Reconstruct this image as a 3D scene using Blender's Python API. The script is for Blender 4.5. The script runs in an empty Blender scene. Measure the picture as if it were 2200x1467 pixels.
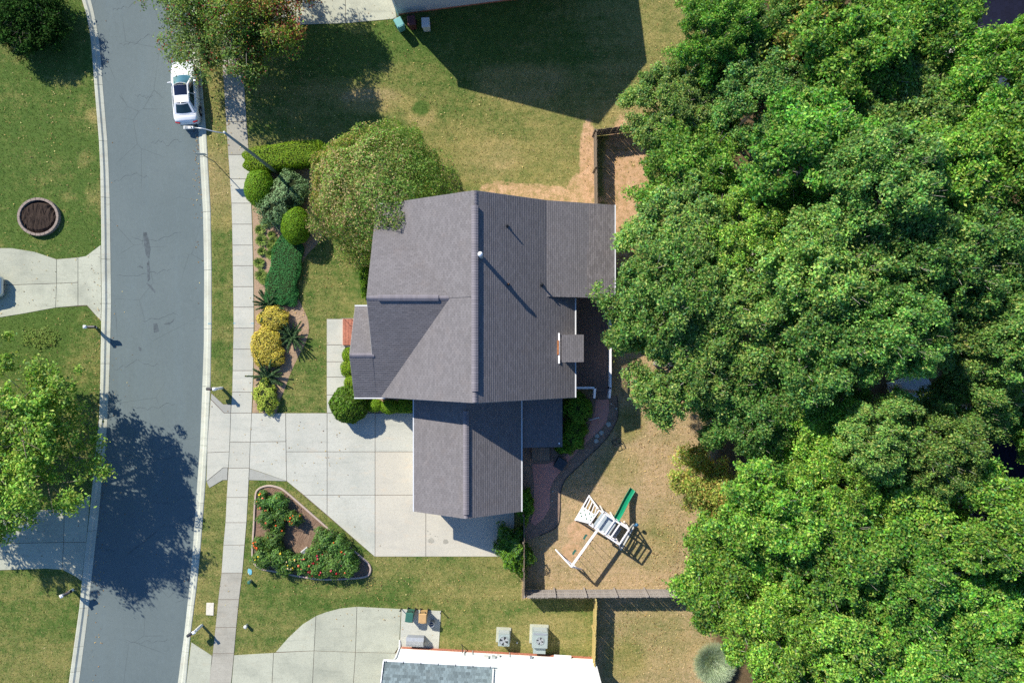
import bpy, bmesh, math, random
import numpy as np
from mathutils import Vector, Matrix

# ------------------------------------------------------------------ camera, sky, sun
CAM_H = 52.0
F = 1467.0            # focal length in photo pixels (photo is 2200 wide)
sc = bpy.context.scene
cam_d = bpy.data.cameras.new('camera')
cam_d.sensor_width = 36.0
cam_d.lens = 36.0 * F / 2200.0
cam_d.clip_end = 2000
cam = bpy.data.objects.new('camera', cam_d)
sc.collection.objects.link(cam)
cam.location = (0, 0, CAM_H)
sc.camera = cam

SUN_A, SUN_B = 0.93, 0.99                       # shadow offset per metre of height (+X, -Y)
EL = math.atan(1 / math.hypot(SUN_A, SUN_B))
AZ = math.atan2(-SUN_A, SUN_B)                  # sun azimuth measured from +Y towards +X
world = bpy.data.worlds.new('World')
sc.world = world
world.use_nodes = True
wn = world.node_tree.nodes
wl = world.node_tree.links
sky = wn.new('ShaderNodeTexSky')
sky.sky_type = 'NISHITA'
sky.sun_disc = False
sky.sun_elevation = EL
sky.sun_rotation = AZ
sky.air_density = 1.0
sky.dust_density = 0.0
sky.ozone_density = 9.0
wl.new(sky.outputs[0], wn['Background'].inputs[0])
wn['Background'].inputs[1].default_value = 0.115
sun_d = bpy.data.lights.new('sun', 'SUN')
sun_d.energy = 4.8
sun_d.angle = math.radians(0.53)
sun_d.color = (1.0, 0.94, 0.82)
sun = bpy.data.objects.new('sun', sun_d)
sc.collection.objects.link(sun)
sun.rotation_euler = Vector((SUN_A, -SUN_B, -1)).to_track_quat('-Z', 'Y').to_euler()
sun.location = (-30, 30, 40)
sc.view_settings.view_transform = 'Standard'
sc.view_settings.look = 'None'
sc.view_settings.exposure = 0.74
sc.view_settings.gamma = 1.0
sc.view_settings.use_curve_mapping = False
sc.cycles.max_bounces = 6
sc.cycles.diffuse_bounces = 3
sc.cycles.transmission_bounces = 4
sc.cycles.use_denoising = False

random.seed(4)
COL = sc.collection
S0 = CAM_H / F


def G(x, y, h=0.0):
    """a point of the photo's plan (pixels) at height h, in metres"""
    s = (CAM_H - h) / F
    return Vector(((x - 1100) * s, (733.5 - y) * s, h))


def P(pts, h=0.0):
    return [tuple(G(x, y, h)[:2]) for x, y in pts]


# ------------------------------------------------------------------ object helpers
def link(o):
    COL.objects.link(o)
    return o


def worldloc(o):
    v = Vector((0, 0, 0))
    while o is not None:
        v += o.location
        o = o.parent
    return v


def tag(o, label=None, cat=None, group=None, kind=None):
    if label: o['label'] = label
    if cat: o['category'] = cat
    if group: o['group'] = group
    if kind: o['kind'] = kind
    return o


def empty(name, loc=(0, 0, 0), rz=0.0, label=None, cat=None, group=None, kind=None):
    o = bpy.data.objects.new(name, None)
    o.empty_display_size = 0.2
    o.location = loc
    o.rotation_euler = (0, 0, rz)
    link(o)
    return tag(o, label, cat, group, kind)


class MB:
    """collects faces of ONE piece"""
    def __init__(s):
        s.v = []; s.f = []

    def add(s, v, f):
        n = len(s.v)
        s.v += [tuple(p) for p in v]
        s.f += [tuple(i + n for i in q) for q in f]
        return s

    def box(s, c, d, rz=0.0, top=None):
        x, y, z = c; a, b, h = d[0] / 2, d[1] / 2, d[2] / 2
        t = top or (1, 1)
        pts = [(-a, -b, -h), (a, -b, -h), (a, b, -h), (-a, b, -h),
               (-a * t[0], -b * t[1], h), (a * t[0], -b * t[1], h), (a * t[0], b * t[1], h), (-a * t[0], b * t[1], h)]
        cs, sn = math.cos(rz), math.sin(rz)
        pts = [(x + p[0] * cs - p[1] * sn, y + p[0] * sn + p[1] * cs, z + p[2]) for p in pts]
        return s.add(pts, [(3, 2, 1, 0), (4, 5, 6, 7), (0, 1, 5, 4), (1, 2, 6, 5), (2, 3, 7, 6), (3, 0, 4, 7)])

    def prism(s, poly, z0, z1):
        n = len(poly)
        a = sum(poly[i][0] * poly[(i + 1) % n][1] - poly[(i + 1) % n][0] * poly[i][1] for i in range(n))
        if a < 0: poly = poly[::-1]
        pts = [(p[0], p[1], z0) for p in poly] + [(p[0], p[1], z1) for p in poly]
        fs = [tuple(range(n))[::-1], tuple(range(n, 2 * n))]
        fs += [(i, (i + 1) % n, n + (i + 1) % n, n + i) for i in range(n)]
        return s.add(pts, fs)

    def tube(s, pts, rad, n=8, cap=True):
        pts = [Vector(p) for p in pts]
        if not hasattr(rad, '__len__'): rad = [rad] * len(pts)
        vs = []; fs = []
        ref = Vector((0.3, 0.9, 0.31)).normalized()
        for i, p in enumerate(pts):
            d = (pts[min(i + 1, len(pts) - 1)] - pts[max(i - 1, 0)]).normalized()
            if abs(d.dot(ref)) > 0.97: ref = Vector((0.9, -0.3, 0.3)).normalized()
            u = d.cross(ref).normalized(); w = d.cross(u)
            for k in range(n):
                a = 2 * math.pi * k / n
                vs.append(p + (u * math.cos(a) + w * math.sin(a)) * rad[i])
        for i in range(len(pts) - 1):
            for k in range(n):
                k2 = (k + 1) % n
                fs.append((i * n + k, i * n + k2, (i + 1) * n + k2, (i + 1) * n + k))
        if cap:
            fs.append(tuple(range(n))); fs.append(tuple(range((len(pts) - 1) * n, len(pts) * n))[::-1])
        return s.add(vs, fs)

    def bar(s, a, b, w, h=None):
        """square bar from a to b"""
        a, b = Vector(a), Vector(b); h = h or w
        d = (b - a).normalized()
        up = Vector((0, 0, 1)) if abs(d.z) < 0.95 else Vector((0, 1, 0))
        u = d.cross(up).normalized() * w / 2; v = u.cross(d).normalized() * h / 2
        pts = [a - u - v, a + u - v, a + u + v, a - u + v, b - u - v, b + u - v, b + u + v, b - u + v]
        return s.add(pts, [(0, 1, 2, 3), (7, 6, 5, 4), (0, 4, 5, 1), (1, 5, 6, 2), (2, 6, 7, 3), (3, 7, 4, 0)])

    def lathe(s, prof, c=(0, 0, 0), n=24):
        vs = []; fs = []
        for r, z in prof:
            for k in range(n):
                a = 2 * math.pi * k / n
                vs.append((c[0] + r * math.cos(a), c[1] + r * math.sin(a), c[2] + z))
        for i in range(len(prof) - 1):
            for k in range(n):
                k2 = (k + 1) % n
                fs.append((i * n + k, i * n + k2, (i + 1) * n + k2, (i + 1) * n + k))
        return s.add(vs, fs)

    def quad(s, a, b, c, d):
        return s.add([a, b, c, d], [(0, 1, 2, 3)])

    def mesh(s, name):
        m = bpy.data.meshes.new(name)
        m.from_pydata(s.v, [], s.f)
        m.update()
        bm = bmesh.new(); bm.from_mesh(m)
        bmesh.ops.recalc_face_normals(bm, faces=bm.faces)
        bm.to_mesh(m); bm.free()
        return m

    def build(s, name, mat, parent=None, local=False, smooth=False, bevel=0.0, seg=2, kind=None):
        """world-coordinate vertices unless local"""
        if parent is not None and not local:
            w = worldloc(parent)
            s.v = [(p[0] - w[0], p[1] - w[1], p[2] - w[2]) for p in s.v]
        m = s.mesh(name)
        m.materials.append(mat)
        if smooth:
            m.polygons.foreach_set('use_smooth', [True] * len(m.polygons))
        if bevel:
            bm = bmesh.new(); bm.from_mesh(m)
            bmesh.ops.bevel(bm, geom=list(bm.edges), offset=bevel, segments=seg, affect='EDGES', profile=0.6, clamp_overlap=True)
            bm.to_mesh(m); bm.free()
        o = bpy.data.objects.new(name, m)
        link(o); o.parent = parent
        if kind: o['kind'] = kind
        return o


def inst(mesh, name, parent, loc, rot=(0, 0, 0), scale=(1, 1, 1)):
    o = bpy.data.objects.new(name, mesh)
    link(o); o.parent = parent
    o.location = loc; o.rotation_euler = rot; o.scale = scale
    return o


def copy_tree(o, parent=None):
    c = o.copy(); link(c); c.parent = parent
    for ch in o.children:
        copy_tree(ch, c)
    return c


def shrink(poly, d):
    """move every edge of a polygon inwards by d"""
    n = len(poly)
    a = sum(poly[i][0] * poly[(i + 1) % n][1] - poly[(i + 1) % n][0] * poly[i][1] for i in range(n))
    if a < 0: poly = poly[::-1]
    out = []
    for i in range(n):
        p0, p1, p2 = Vector(poly[i - 1]), Vector(poly[i]), Vector(poly[(i + 1) % n])
        e1 = (p1 - p0).normalized(); e2 = (p2 - p1).normalized()
        n1 = Vector((-e1.y, e1.x)); n2 = Vector((-e2.y, e2.x))
        k = n1 + n2
        k = k / max(k.dot(n1), 0.35)
        out.append(tuple(p1 + k * d))
    return out


def spline(pts, per=6, closed=False):
    """Catmull-Rom"""
    n = len(pts); out = []
    P_ = [np.array(p, float) for p in pts]
    rng = range(n) if closed else range(n - 1)
    for i in rng:
        if closed: a, b, c, d = P_[i - 1], P_[i], P_[(i + 1) % n], P_[(i + 2) % n]
        else: a, b, c, d = P_[max(i - 1, 0)], P_[i], P_[i + 1], P_[min(i + 2, n - 1)]
        for k in range(per):
            t = k / per
            out.append(tuple(0.5 * ((2 * b) + (-a + c) * t + (2 * a - 5 * b + 4 * c - d) * t * t + (-a + 3 * b - 3 * c + d) * t ** 3)))
    if not closed: out.append(tuple(P_[-1]))
    return out


# ------------------------------------------------------------------ materials
MATS = {}


class NT:
    def __init__(s, name):
        s.m = bpy.data.materials.new(name); s.m.use_nodes = True
        s.t = s.m.node_tree; s.n = s.t.nodes; s.l = s.t.links
        s.b = s.n['Principled BSDF']; s.out = s.n['Material Output']
        s.pos = s.n.new('ShaderNodeNewGeometry').outputs['Position']

    def val(s, x):
        return x

    def put(s, sock, x):
        if isinstance(x, bpy.types.NodeSocket): s.l.new(x, sock)
        elif isinstance(x, (tuple, list)) and len(x) == 3 and sock.type == 'RGBA': sock.default_value = (*x, 1)
        else: sock.default_value = x

    def noise(s, scale, detail=4, rough=0.55, vec=None, dist=0.0):
        n = s.n.new('ShaderNodeTexNoise')
        n.inputs['Scale'].default_value = scale; n.inputs['Detail'].default_value = detail
        n.inputs['Roughness'].default_value = rough; n.inputs['Distortion'].default_value = dist
        s.l.new(vec or s.pos, n.inputs['Vector'])
        return n.outputs['Fac']

    def vor(s, scale, feature='DISTANCE_TO_EDGE', vec=None, out='Distance'):
        n = s.n.new('ShaderNodeTexVoronoi'); n.feature = feature
        n.inputs['Scale'].default_value = scale
        s.l.new(vec or s.pos, n.inputs['Vector'])
        return n.outputs[out]

    def scaled(s, sc_, rot=(0, 0, 0), vec=None):
        n = s.n.new('ShaderNodeMapping')
        n.inputs['Scale'].default_value = sc_; n.inputs['Rotation'].default_value = rot
        s.l.new(vec or s.pos, n.inputs['Vector'])
        return n.outputs[0]

    def ramp(s, fac, a, b, lo=0.0, hi=1.0):
        n = s.n.new('ShaderNodeMapRange')
        n.inputs['From Min'].default_value = a; n.inputs['From Max'].default_value = b
        n.inputs['To Min'].default_value = lo; n.inputs['To Max'].default_value = hi
        s.put(n.inputs['Value'], fac)
        return n.outputs[0]

    def mix(s, fac, a, b, mode='MIX'):
        n = s.n.new('ShaderNodeMix'); n.data_type = 'RGBA'; n.blend_type = mode
        s.put(n.inputs[0], fac); s.put(n.inputs[6], a); s.put(n.inputs[7], b)
        return n.outputs[2]

    def math(s, op, a, b=0.0):
        n = s.n.new('ShaderNodeMath'); n.operation = op
        s.put(n.inputs[0], a); s.put(n.inputs[1], b)
        return n.outputs[0]

    def attr(s, name, out='Fac'):
        n = s.n.new('ShaderNodeAttribute'); n.attribute_name = name
        return n.outputs[out]

    def bump(s, h, strength=0.3, dist=0.02):
        n = s.n.new('ShaderNodeBump')
        n.inputs['Strength'].default_value = strength; n.inputs['Distance'].default_value = dist
        s.l.new(h, n.inputs['Height']); s.l.new(n.outputs[0], s.b.inputs['Normal'])

    def rnd_obj(s):
        return s.n.new('ShaderNodeObjectInfo').outputs['Random']

    def rnd_island(s):
        return s.n.new('ShaderNodeNewGeometry').outputs['Random Per Island']

    def done(s, col, rough=0.8, spec=0.3, metal=0.0):
        s.put(s.b.inputs['Base Color'], col); s.put(s.b.inputs['Roughness'], rough)
        s.b.inputs['Specular IOR Level'].default_value = spec; s.b.inputs['Metallic'].default_value = metal
        return s.m


def plain(name, c, rough=0.6, spec=0.4, metal=0.0, var=0.12, scale=6.0, bump=0.0, coat=0.0):
    t = NT(name)
    d = tuple(max(0, x * (1 - var)) for x in c); u = tuple(min(1, x * (1 + var)) for x in c)
    n = t.noise(scale, 5, 0.6)
    col = t.mix(t.ramp(n, 0.3, 0.7), d, u)
    fine = t.noise(scale * 9, 2)
    col = t.mix(t.ramp(fine, 0.55, 0.8, 0, 0.25), col, tuple(x * 0.75 for x in c))
    if bump: t.bump(fine, bump, 0.01)
    if coat: t.b.inputs['Coat Weight'].default_value = coat
    return t.done(col, rough, spec, metal)


def concrete(name, base, stain, warm, tint=0.1):
    t = NT(name)
    r = t.rnd_obj()
    dark = tuple(x * (1 - tint) for x in base); light = tuple(min(1, x * (1 + tint)) for x in base)
    col = t.mix(r, dark, light)
    big = t.noise(0.45, 6, 0.65)
    col = t.mix(t.ramp(big, 0.46, 0.74, 0, 0.85), col, stain)
    tr = t.noise(0.8, 6, 0.75, vec=t.scaled((0.35, 2.6, 1), (0, 0, .2)))
    col = t.mix(t.ramp(tr, 0.53, 0.72, 0, 0.55), col, tuple(x * 0.85 for x in stain))
    w = t.noise(0.7, 5, 0.7, vec=t.scaled((1, 2.2, 1)))
    col = t.mix(t.ramp(w, 0.56, 0.75, 0, 0.6), col, warm)
    sp = t.noise(14, 3, 0.7)
    col = t.mix(t.ramp(sp, 0.46, 0.72, 0, 0.40), col, tuple(x * 0.6 for x in stain))
    g = t.noise(70, 2, 0.6)
    col = t.mix(t.ramp(g, 0.4, 0.7, 0, 0.16), col, (0.08, 0.08, 0.075))
    t.bump(g, 0.15, 0.004)
    return t.done(col, 0.9, 0.2)


def shingle(name, base, var, warm=(0.2, 0.16, 0.14), island=True):
    t = NT(name)
    r = t.rnd_island() if island else t.rnd_obj()
    d = tuple(x * (1 - var) for x in base); u = tuple(x * (1 + var) for x in base)
    col = t.mix(r, d, u)
    st = t.noise(0.5, 5, 0.65)
    col = t.mix(t.ramp(st, 0.45, 0.8, 0, 0.35), col, tuple(x * 0.7 for x in base))
    w2 = t.noise(0.9, 4, 0.6)
    col = t.mix(t.ramp(w2, 0.55, 0.8, 0, 0.35), col, warm)
    gr = t.noise(30, 4, 0.85)
    col = t.mix(t.ramp(gr, 0.40, 0.7, 0.0, 0.5), col, tuple(min(1, x * 1.5) for x in base))
    gr2 = t.noise(110, 2, 0.7)
    col = t.mix(t.ramp(gr2, 0.45, 0.7, 0, 0.4), col, tuple(x * 0.45 for x in base))
    t.bump(gr2, 0.25, 0.004)
    return t.done(col, 0.95, 0.15)


def leafmat(name, trans=0.35, rough=0.5, sat=1.0, spec=0.15, tint=0.0):
    t = NT(name)
    col = t.attr('Col', 'Color')
    r = t.rnd_island()
    hsv = t.n.new('ShaderNodeHueSaturation')
    o_ = t.rnd_obj()
    t.put(hsv.inputs['Hue'], t.math('ADD', t.ramp(r, 0, 1, 0.485, 0.515), t.ramp(o_, 0, 1, -tint * .5, tint * .25)))
    o2 = t.math('FRACT', t.math('MULTIPLY', o_, 17.3))
    t.put(hsv.inputs['Value'], t.math('MULTIPLY', t.ramp(r, 0, 1, 0.78, 1.72), t.ramp(o2, 0, 1, 1 - tint * 5, 1 + tint * 5)))
    hsv.inputs['Saturation'].default_value = sat
    t.put(hsv.inputs['Color'], col)
    t.put(t.b.inputs['Base Color'], hsv.outputs[0])
    t.b.inputs['Roughness'].default_value = rough
    t.b.inputs['Specular IOR Level'].default_value = spec
    tr = t.n.new('ShaderNodeBsdfTranslucent')
    c2 = t.mix(1.0, hsv.outputs[0], (1.28, 1.24, 0.78), 'MULTIPLY')
    t.put(tr.inputs['Color'], c2)
    mx = t.n.new('ShaderNodeMixShader'); mx.inputs[0].default_value = trans
    t.l.new(t.b.outputs[0], mx.inputs[1]); t.l.new(tr.outputs[0], mx.inputs[2])
    t.l.new(mx.outputs[0], t.out.inputs['Surface'])
    return t.m


def asphalt():
    t = NT('asphalt')
    base = t.mix(t.ramp(t.noise(0.16, 4, 0.6), 0.3, 0.7), (0.115, 0.146, 0.147), (0.138, 0.171, 0.170))
    lane = t.noise(0.5, 5, 0.65, vec=t.scaled((1.6, 0.12, 1), (0, 0, 0.05)))
    base = t.mix(t.ramp(lane, 0.5, 0.75, 0, 0.45), base, (0.138, 0.182, 0.194))
    st = t.noise(0.9, 6, 0.7)
    base = t.mix(t.ramp(st, 0.58, 0.8, 0, 0.4), base, (0.085, 0.105, 0.115))
    g6 = t.noise(5.5, 5, 0.85)
    base = t.mix(t.ramp(g6, 0.48, 0.72, 0, 0.45), base, (0.082, 0.106, 0.113))
    g7 = t.noise(4.2, 5, 0.85, vec=t.scaled((1.5, 0.5, 1)))
    base = t.mix(t.ramp(g7, 0.52, 0.75, 0, 0.5), base, (0.165, 0.205, 0.212))
    cr = t.vor(0.33, vec=t.mix(0.12, t.pos, t.n.new('ShaderNodeTexNoise').outputs['Color']))
    msk = t.ramp(t.noise(0.3, 3), 0.47, 0.58)
    crk = t.math('MULTIPLY', t.ramp(cr, 0.0, 0.007, 0.65, 0), msk)
    base = t.mix(crk, base, (0.05, 0.06, 0.062))
    g = t.noise(38, 3, 0.8)
    base = t.mix(t.ramp(g, 0.42, 0.72, 0, 0.5), base, (0.062, 0.08, 0.085))
    g2 = t.noise(60, 2, 0.8)
    base = t.mix(t.ramp(g2, 0.58, 0.75, 0, 0.5), base, (0.24, 0.26, 0.26))
    t.bump(g, 0.25, 0.006)
    return t.done(base, 0.9, 0.25)


def lawn():
    t = NT('lawn')
    dry = t.attr('dry'); dirt = t.attr('dirt'); litter = t.attr('litter')
    n1 = t.noise(0.35, 6, 0.7); n2 = t.noise(1.6, 5, 0.7); n3 = t.noise(7, 4, 0.75); n4 = t.noise(26, 3, 0.8)
    green = t.mix(t.ramp(n2, 0.3, 0.7), (0.055, 0.125, 0.020), (0.105, 0.170, 0.032))
    green = t.mix(t.ramp(n3, 0.4, 0.7, 0, 0.5), green, (0.125, 0.155, 0.045))
    tan = t.mix(t.ramp(n2, 0.3, 0.7), (0.50, 0.355, 0.20), (0.40, 0.30, 0.145))
    tan = t.mix(t.ramp(n3, 0.45, 0.75, 0, 0.6), tan, (0.58, 0.43, 0.27))
    band = t.noise(0.9, 3, 0.6, vec=t.scaled((0.06, 1, 1), (0, 0, 0.05)))
    tan = t.mix(t.ramp(dry, 0.55, 0.85), t.mix(1.0, tan, (0.92, 0.97, 0.70), 'MULTIPLY'), t.mix(1.0, tan, (1.05, 1.02, 1.10), 'MULTIPLY'))
    a = t.math('ADD', dry, t.ramp(n1, 0, 1, -0.55, 0.55))
    a = t.math('ADD', a, t.ramp(band, 0, 1, -0.35, 0.35))
    a = t.math('ADD', a, t.ramp(n2, 0, 1, -0.5, 0.5))
    a = t.math('ADD', a, t.ramp(n3, 0, 1, -0.45, 0.45))
    col = t.mix(t.ramp(a, 0.1, 0.95), green, tan)
    # bare ground
    soil = t.mix(t.ramp(n2, 0.3, 0.7), (0.60, 0.33, 0.18), (0.66, 0.43, 0.27))
    soil = t.mix(t.ramp(n3, 0.5, 0.8, 0, 0.5), soil, (0.40, 0.26, 0.15))
    b = t.math('ADD', dirt, t.ramp(n2, 0, 1, -0.45, 0.45))
    b = t.math('ADD', b, t.ramp(n3, 0, 1, -0.4, 0.4))
    col = t.mix(t.ramp(b, 0.35, 0.7), col, soil)
    lit = t.mix(t.ramp(n3, 0.3, 0.7), (0.10, 0.065, 0.035), (0.19, 0.125, 0.07))
    col = t.mix(t.ramp(t.math('ADD', litter, t.ramp(n2, 0, 1, -0.3, 0.3)), 0.35, 0.65), col, lit)
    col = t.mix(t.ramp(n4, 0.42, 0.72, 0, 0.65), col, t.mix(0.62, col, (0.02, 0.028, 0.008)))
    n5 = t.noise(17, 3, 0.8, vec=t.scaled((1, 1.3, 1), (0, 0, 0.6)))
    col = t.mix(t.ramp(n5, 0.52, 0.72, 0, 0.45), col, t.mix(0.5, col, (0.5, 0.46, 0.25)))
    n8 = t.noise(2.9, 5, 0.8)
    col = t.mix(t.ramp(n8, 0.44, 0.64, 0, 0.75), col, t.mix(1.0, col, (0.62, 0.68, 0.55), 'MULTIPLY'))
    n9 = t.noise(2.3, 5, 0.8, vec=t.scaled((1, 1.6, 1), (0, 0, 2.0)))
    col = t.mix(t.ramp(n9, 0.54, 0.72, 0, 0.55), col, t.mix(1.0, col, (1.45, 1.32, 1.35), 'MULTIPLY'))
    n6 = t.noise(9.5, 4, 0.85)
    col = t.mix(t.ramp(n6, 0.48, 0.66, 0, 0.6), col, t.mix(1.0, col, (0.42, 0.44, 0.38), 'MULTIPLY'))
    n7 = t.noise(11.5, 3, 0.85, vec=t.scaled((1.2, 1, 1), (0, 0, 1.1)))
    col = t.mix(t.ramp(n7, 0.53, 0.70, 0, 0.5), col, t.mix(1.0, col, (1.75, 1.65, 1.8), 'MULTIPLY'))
    t.bump(n4, 0.7, 0.05)
    return t.done(col, 0.95, 0.1)


def mulch(name, a, b, c):
    t = NT(name)
    n = t.noise(9, 5, 0.8); n2 = t.noise(1.2, 4, 0.7)
    col = t.mix(t.ramp(n, 0.35, 0.65), a, b)
    col = t.mix(t.ramp(n2, 0.45, 0.7, 0, 0.6), col, c)
    v = t.noise(34, 3, 0.8)
    col = t.mix(t.ramp(v, 0.45, 0.7, 0, 0.6), col, tuple(x * 0.35 for x in a))
    t.bump(v, 0.8, 0.04)
    return t.done(col, 0.95, 0.1)


def wood(name, a, b, ax=1, rough=0.8):
    t = NT(name)
    s_ = [14, 14, 14]; s_[ax] = 1.2
    n = t.noise(1.6, 6, 0.7, vec=t.scaled(tuple(s_)))
    col = t.mix(t.ramp(n, 0.3, 0.7), a, b)
    col = t.mix(t.math('MULTIPLY', t.rnd_obj(), 0.5), col, tuple(x * 0.7 for x in a))
    t.bump(n, 0.3, 0.005)
    return t.done(col, rough, 0.25)


def glass(name, c, rough=0.05):
    t = NT(name)
    n = t.noise(1.5, 3)
    t.b.inputs['Coat Weight'].default_value = 0.6
    return t.done(t.mix(t.ramp(n, 0.3, 0.7), c, tuple(x * 1.7 for x in c)), rough, 0.6)


M = {}
M['lawn'] = lawn()
M['asphalt'] = asphalt()
M['patch'] = plain('asphalt_stain', (0.085, 0.103, 0.110), 0.9, 0.2, var=0.3, scale=4)
M['conc'] = concrete('concrete_drive', (0.485, 0.48, 0.415), (0.375, 0.385, 0.335), (0.55, 0.47, 0.36), 0.06)
M['conc_warm'] = concrete('concrete_drive_cream', (0.52, 0.485, 0.40), (0.44, 0.42, 0.36), (0.58, 0.47, 0.34), 0.04)
M['conc_walk'] = concrete('concrete_walk', (0.485, 0.475, 0.405), (0.39, 0.40, 0.35), (0.53, 0.46, 0.36), 0.07)
M['conc_old'] = concrete('concrete_old', (0.435, 0.44, 0.345), (0.285, 0.295, 0.235), (0.47, 0.44, 0.32), 0.09)
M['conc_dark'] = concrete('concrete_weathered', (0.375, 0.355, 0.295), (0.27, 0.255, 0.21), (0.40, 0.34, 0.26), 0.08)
M['conc_grey'] = concrete('concrete_wing', (0.355, 0.355, 0.315), (0.29, 0.29, 0.26), (0.36, 0.34, 0.30), 0.05)
M['kerb'] = concrete('concrete_kerb', (0.50, 0.51, 0.42), (0.36, 0.36, 0.29), (0.52, 0.45, 0.34), 0.07)
M['joint'] = plain('joint_soil', (0.13, 0.085, 0.065), 0.95, 0.1, var=0.3)
M['path'] = concrete('stamped_path', (0.62, 0.30, 0.24), (0.52, 0.25, 0.20), (0.66, 0.36, 0.29), 0.05)
M['shingle'] = shingle('roof_shingle', (0.160, 0.149, 0.152), 0.15)
M['shingle_one'] = shingle('roof_shingle_single', (0.182, 0.164, 0.162), 0.24, island=False)
M['shingle_cap'] = shingle('ridge_cap_shingle', (0.19, 0.175, 0.19), 0.12, island=False)
M['shingle_teal'] = shingle('roof_shingle_teal', (0.15, 0.19, 0.20), 0.45, warm=(0.17, 0.18, 0.17))
M['shingle_tree_shade'] = shingle('roof_shingle_tree_shade', (0.007, 0.008, 0.020), 0.25, warm=(0.010, 0.010, 0.022))  # dark shingles, with the shade of the surrounding trees put into the colour
M['shingle_deck'] = plain('roof_underlay', (0.06, 0.055, 0.06), 0.95, 0.1)
M['white'] = plain('white_paint', (0.80, 0.80, 0.80), 0.55, 0.4, var=0.04, scale=2)
M['gutter'] = plain('gutter_paint', (0.60, 0.61, 0.62), 0.5, 0.4, var=0.06, scale=2)
M['siding_w'] = plain('white_siding', (0.80, 0.82, 0.80), 0.6, 0.3, var=0.03, scale=1)
M['siding_g'] = plain('grey_siding', (0.48, 0.49, 0.49), 0.6, 0.3, var=0.06, scale=1)
M['siding_c'] = plain('cream_siding', (0.55, 0.52, 0.46), 0.6, 0.3, var=0.05, scale=1)
M['pink_white'] = plain('white_vinyl', (0.80, 0.77, 0.78), 0.45, 0.5, var=0.04, scale=3)
M['brick'] = plain('brick', (0.42, 0.165, 0.105), 0.9, 0.2, var=0.3, scale=7, bump=0.3)
M['mortar'] = plain('mortar', (0.52, 0.40, 0.33), 0.95, 0.1, var=0.1)
M['blockpink'] = plain('retaining_block', (0.27, 0.215, 0.18), 0.9, 0.2, var=0.2, scale=9, bump=0.3)
M['edging'] = concrete('bed_curbing', (0.47, 0.37, 0.31), (0.36, 0.28, 0.24), (0.5, 0.38, 0.3), 0.05)
M['mulch'] = mulch('mulch_brown', (0.17, 0.105, 0.07), (0.28, 0.19, 0.135), (0.32, 0.23, 0.165))
M['mulch_tan'] = mulch('mulch_tan', (0.33, 0.225, 0.145), (0.45, 0.325, 0.22), (0.38, 0.26, 0.175))
M['mulch_dark'] = mulch('mulch_dark', (0.035, 0.024, 0.018), (0.06, 0.043, 0.035), (0.05, 0.034, 0.026))
M['mulch_bed'] = mulch('mulch_backyard', (0.22, 0.15, 0.115), (0.36, 0.255, 0.19), (0.40, 0.30, 0.22))
M['deck'] = wood('deck_board', (0.16, 0.105, 0.085), (0.25, 0.17, 0.14), 1, 0.5)
M['fence_old'] = wood('weathered_fence', (0.24, 0.215, 0.20), (0.38, 0.35, 0.32), 2)
M['fence_new'] = wood('yellow_fence', (0.42, 0.32, 0.115), (0.52, 0.42, 0.18), 2)
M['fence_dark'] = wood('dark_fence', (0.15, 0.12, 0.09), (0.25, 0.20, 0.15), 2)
M['plank'] = wood('old_plank', (0.27, 0.19, 0.135), (0.37, 0.28, 0.21), 1)
M['bark'] = plain('bark', (0.20, 0.165, 0.13), 0.95, 0.1, var=0.35, scale=5, bump=0.6)
M['bark_pale'] = plain('pale_bark', (0.36, 0.32, 0.28), 0.95, 0.1, var=0.25, scale=5, bump=0.5)
M['metal'] = plain('galvanised_metal', (0.45, 0.47, 0.48), 0.4, 0.5, 0.6, var=0.1)
M['grey_metal'] = plain('grey_painted_metal', (0.40, 0.43, 0.42), 0.5, 0.4, 0.1, var=0.08)
M['ac'] = plain('condenser_paint', (0.29, 0.34, 0.33), 0.5, 0.4, 0.1, var=0.06)
M['pole'] = plain('lamp_pole', (0.20, 0.24, 0.235), 0.5, 0.4, 0.3, var=0.1)
M['black'] = plain('black_paint', (0.022, 0.024, 0.028), 0.45, 0.4, var=0.15)
M['blackbox'] = plain('black_plastic', (0.035, 0.045, 0.055), 0.55, 0.4, var=0.1)
M['rubber'] = plain('rubber', (0.025, 0.025, 0.027), 0.8, 0.2)
M['green_pl'] = plain('green_plastic', (0.035, 0.125, 0.095), 0.5, 0.4, var=0.12)
M['slide'] = plain('slide_plastic', (0.010, 0.24, 0.125), 0.35, 0.5, var=0.08)
M['tan_pl'] = plain('tan_plastic', (0.48, 0.30, 0.135), 0.5, 0.4, var=0.06)
M['teal_pl'] = plain('teal_plastic', (0.14, 0.36, 0.34), 0.5, 0.4, var=0.1)
M['maroon_pl'] = plain('maroon_plastic', (0.10, 0.03, 0.03), 0.5, 0.4, var=0.1)
M['lgrey_pl'] = plain('pale_grey_plastic', (0.55, 0.55, 0.53), 0.5, 0.4, var=0.06)
M['grey_pl'] = plain('grey_plastic', (0.24, 0.26, 0.29), 0.55, 0.4, var=0.1)
M['blue_pl'] = plain('blue_plastic', (0.015, 0.10, 0.21), 0.4, 0.5, var=0.1)
M['blue_lid'] = plain('pale_blue_lid', (0.16, 0.42, 0.52), 0.5, 0.4, var=0.08)
M['tarp'] = plain('grey_tarp', (0.36, 0.41, 0.44), 0.6, 0.3, var=0.1, scale=3)
M['rust'] = plain('rust', (0.30, 0.12, 0.05), 0.9, 0.2, var=0.3, scale=10)
M['paint_blue'] = plain('blue_paint_mark', (0.10, 0.33, 0.45), 0.8, 0.2)
M['stone'] = plain('garden_stone', (0.42, 0.42, 0.37), 0.9, 0.2, var=0.25, scale=5, bump=0.4)
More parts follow.
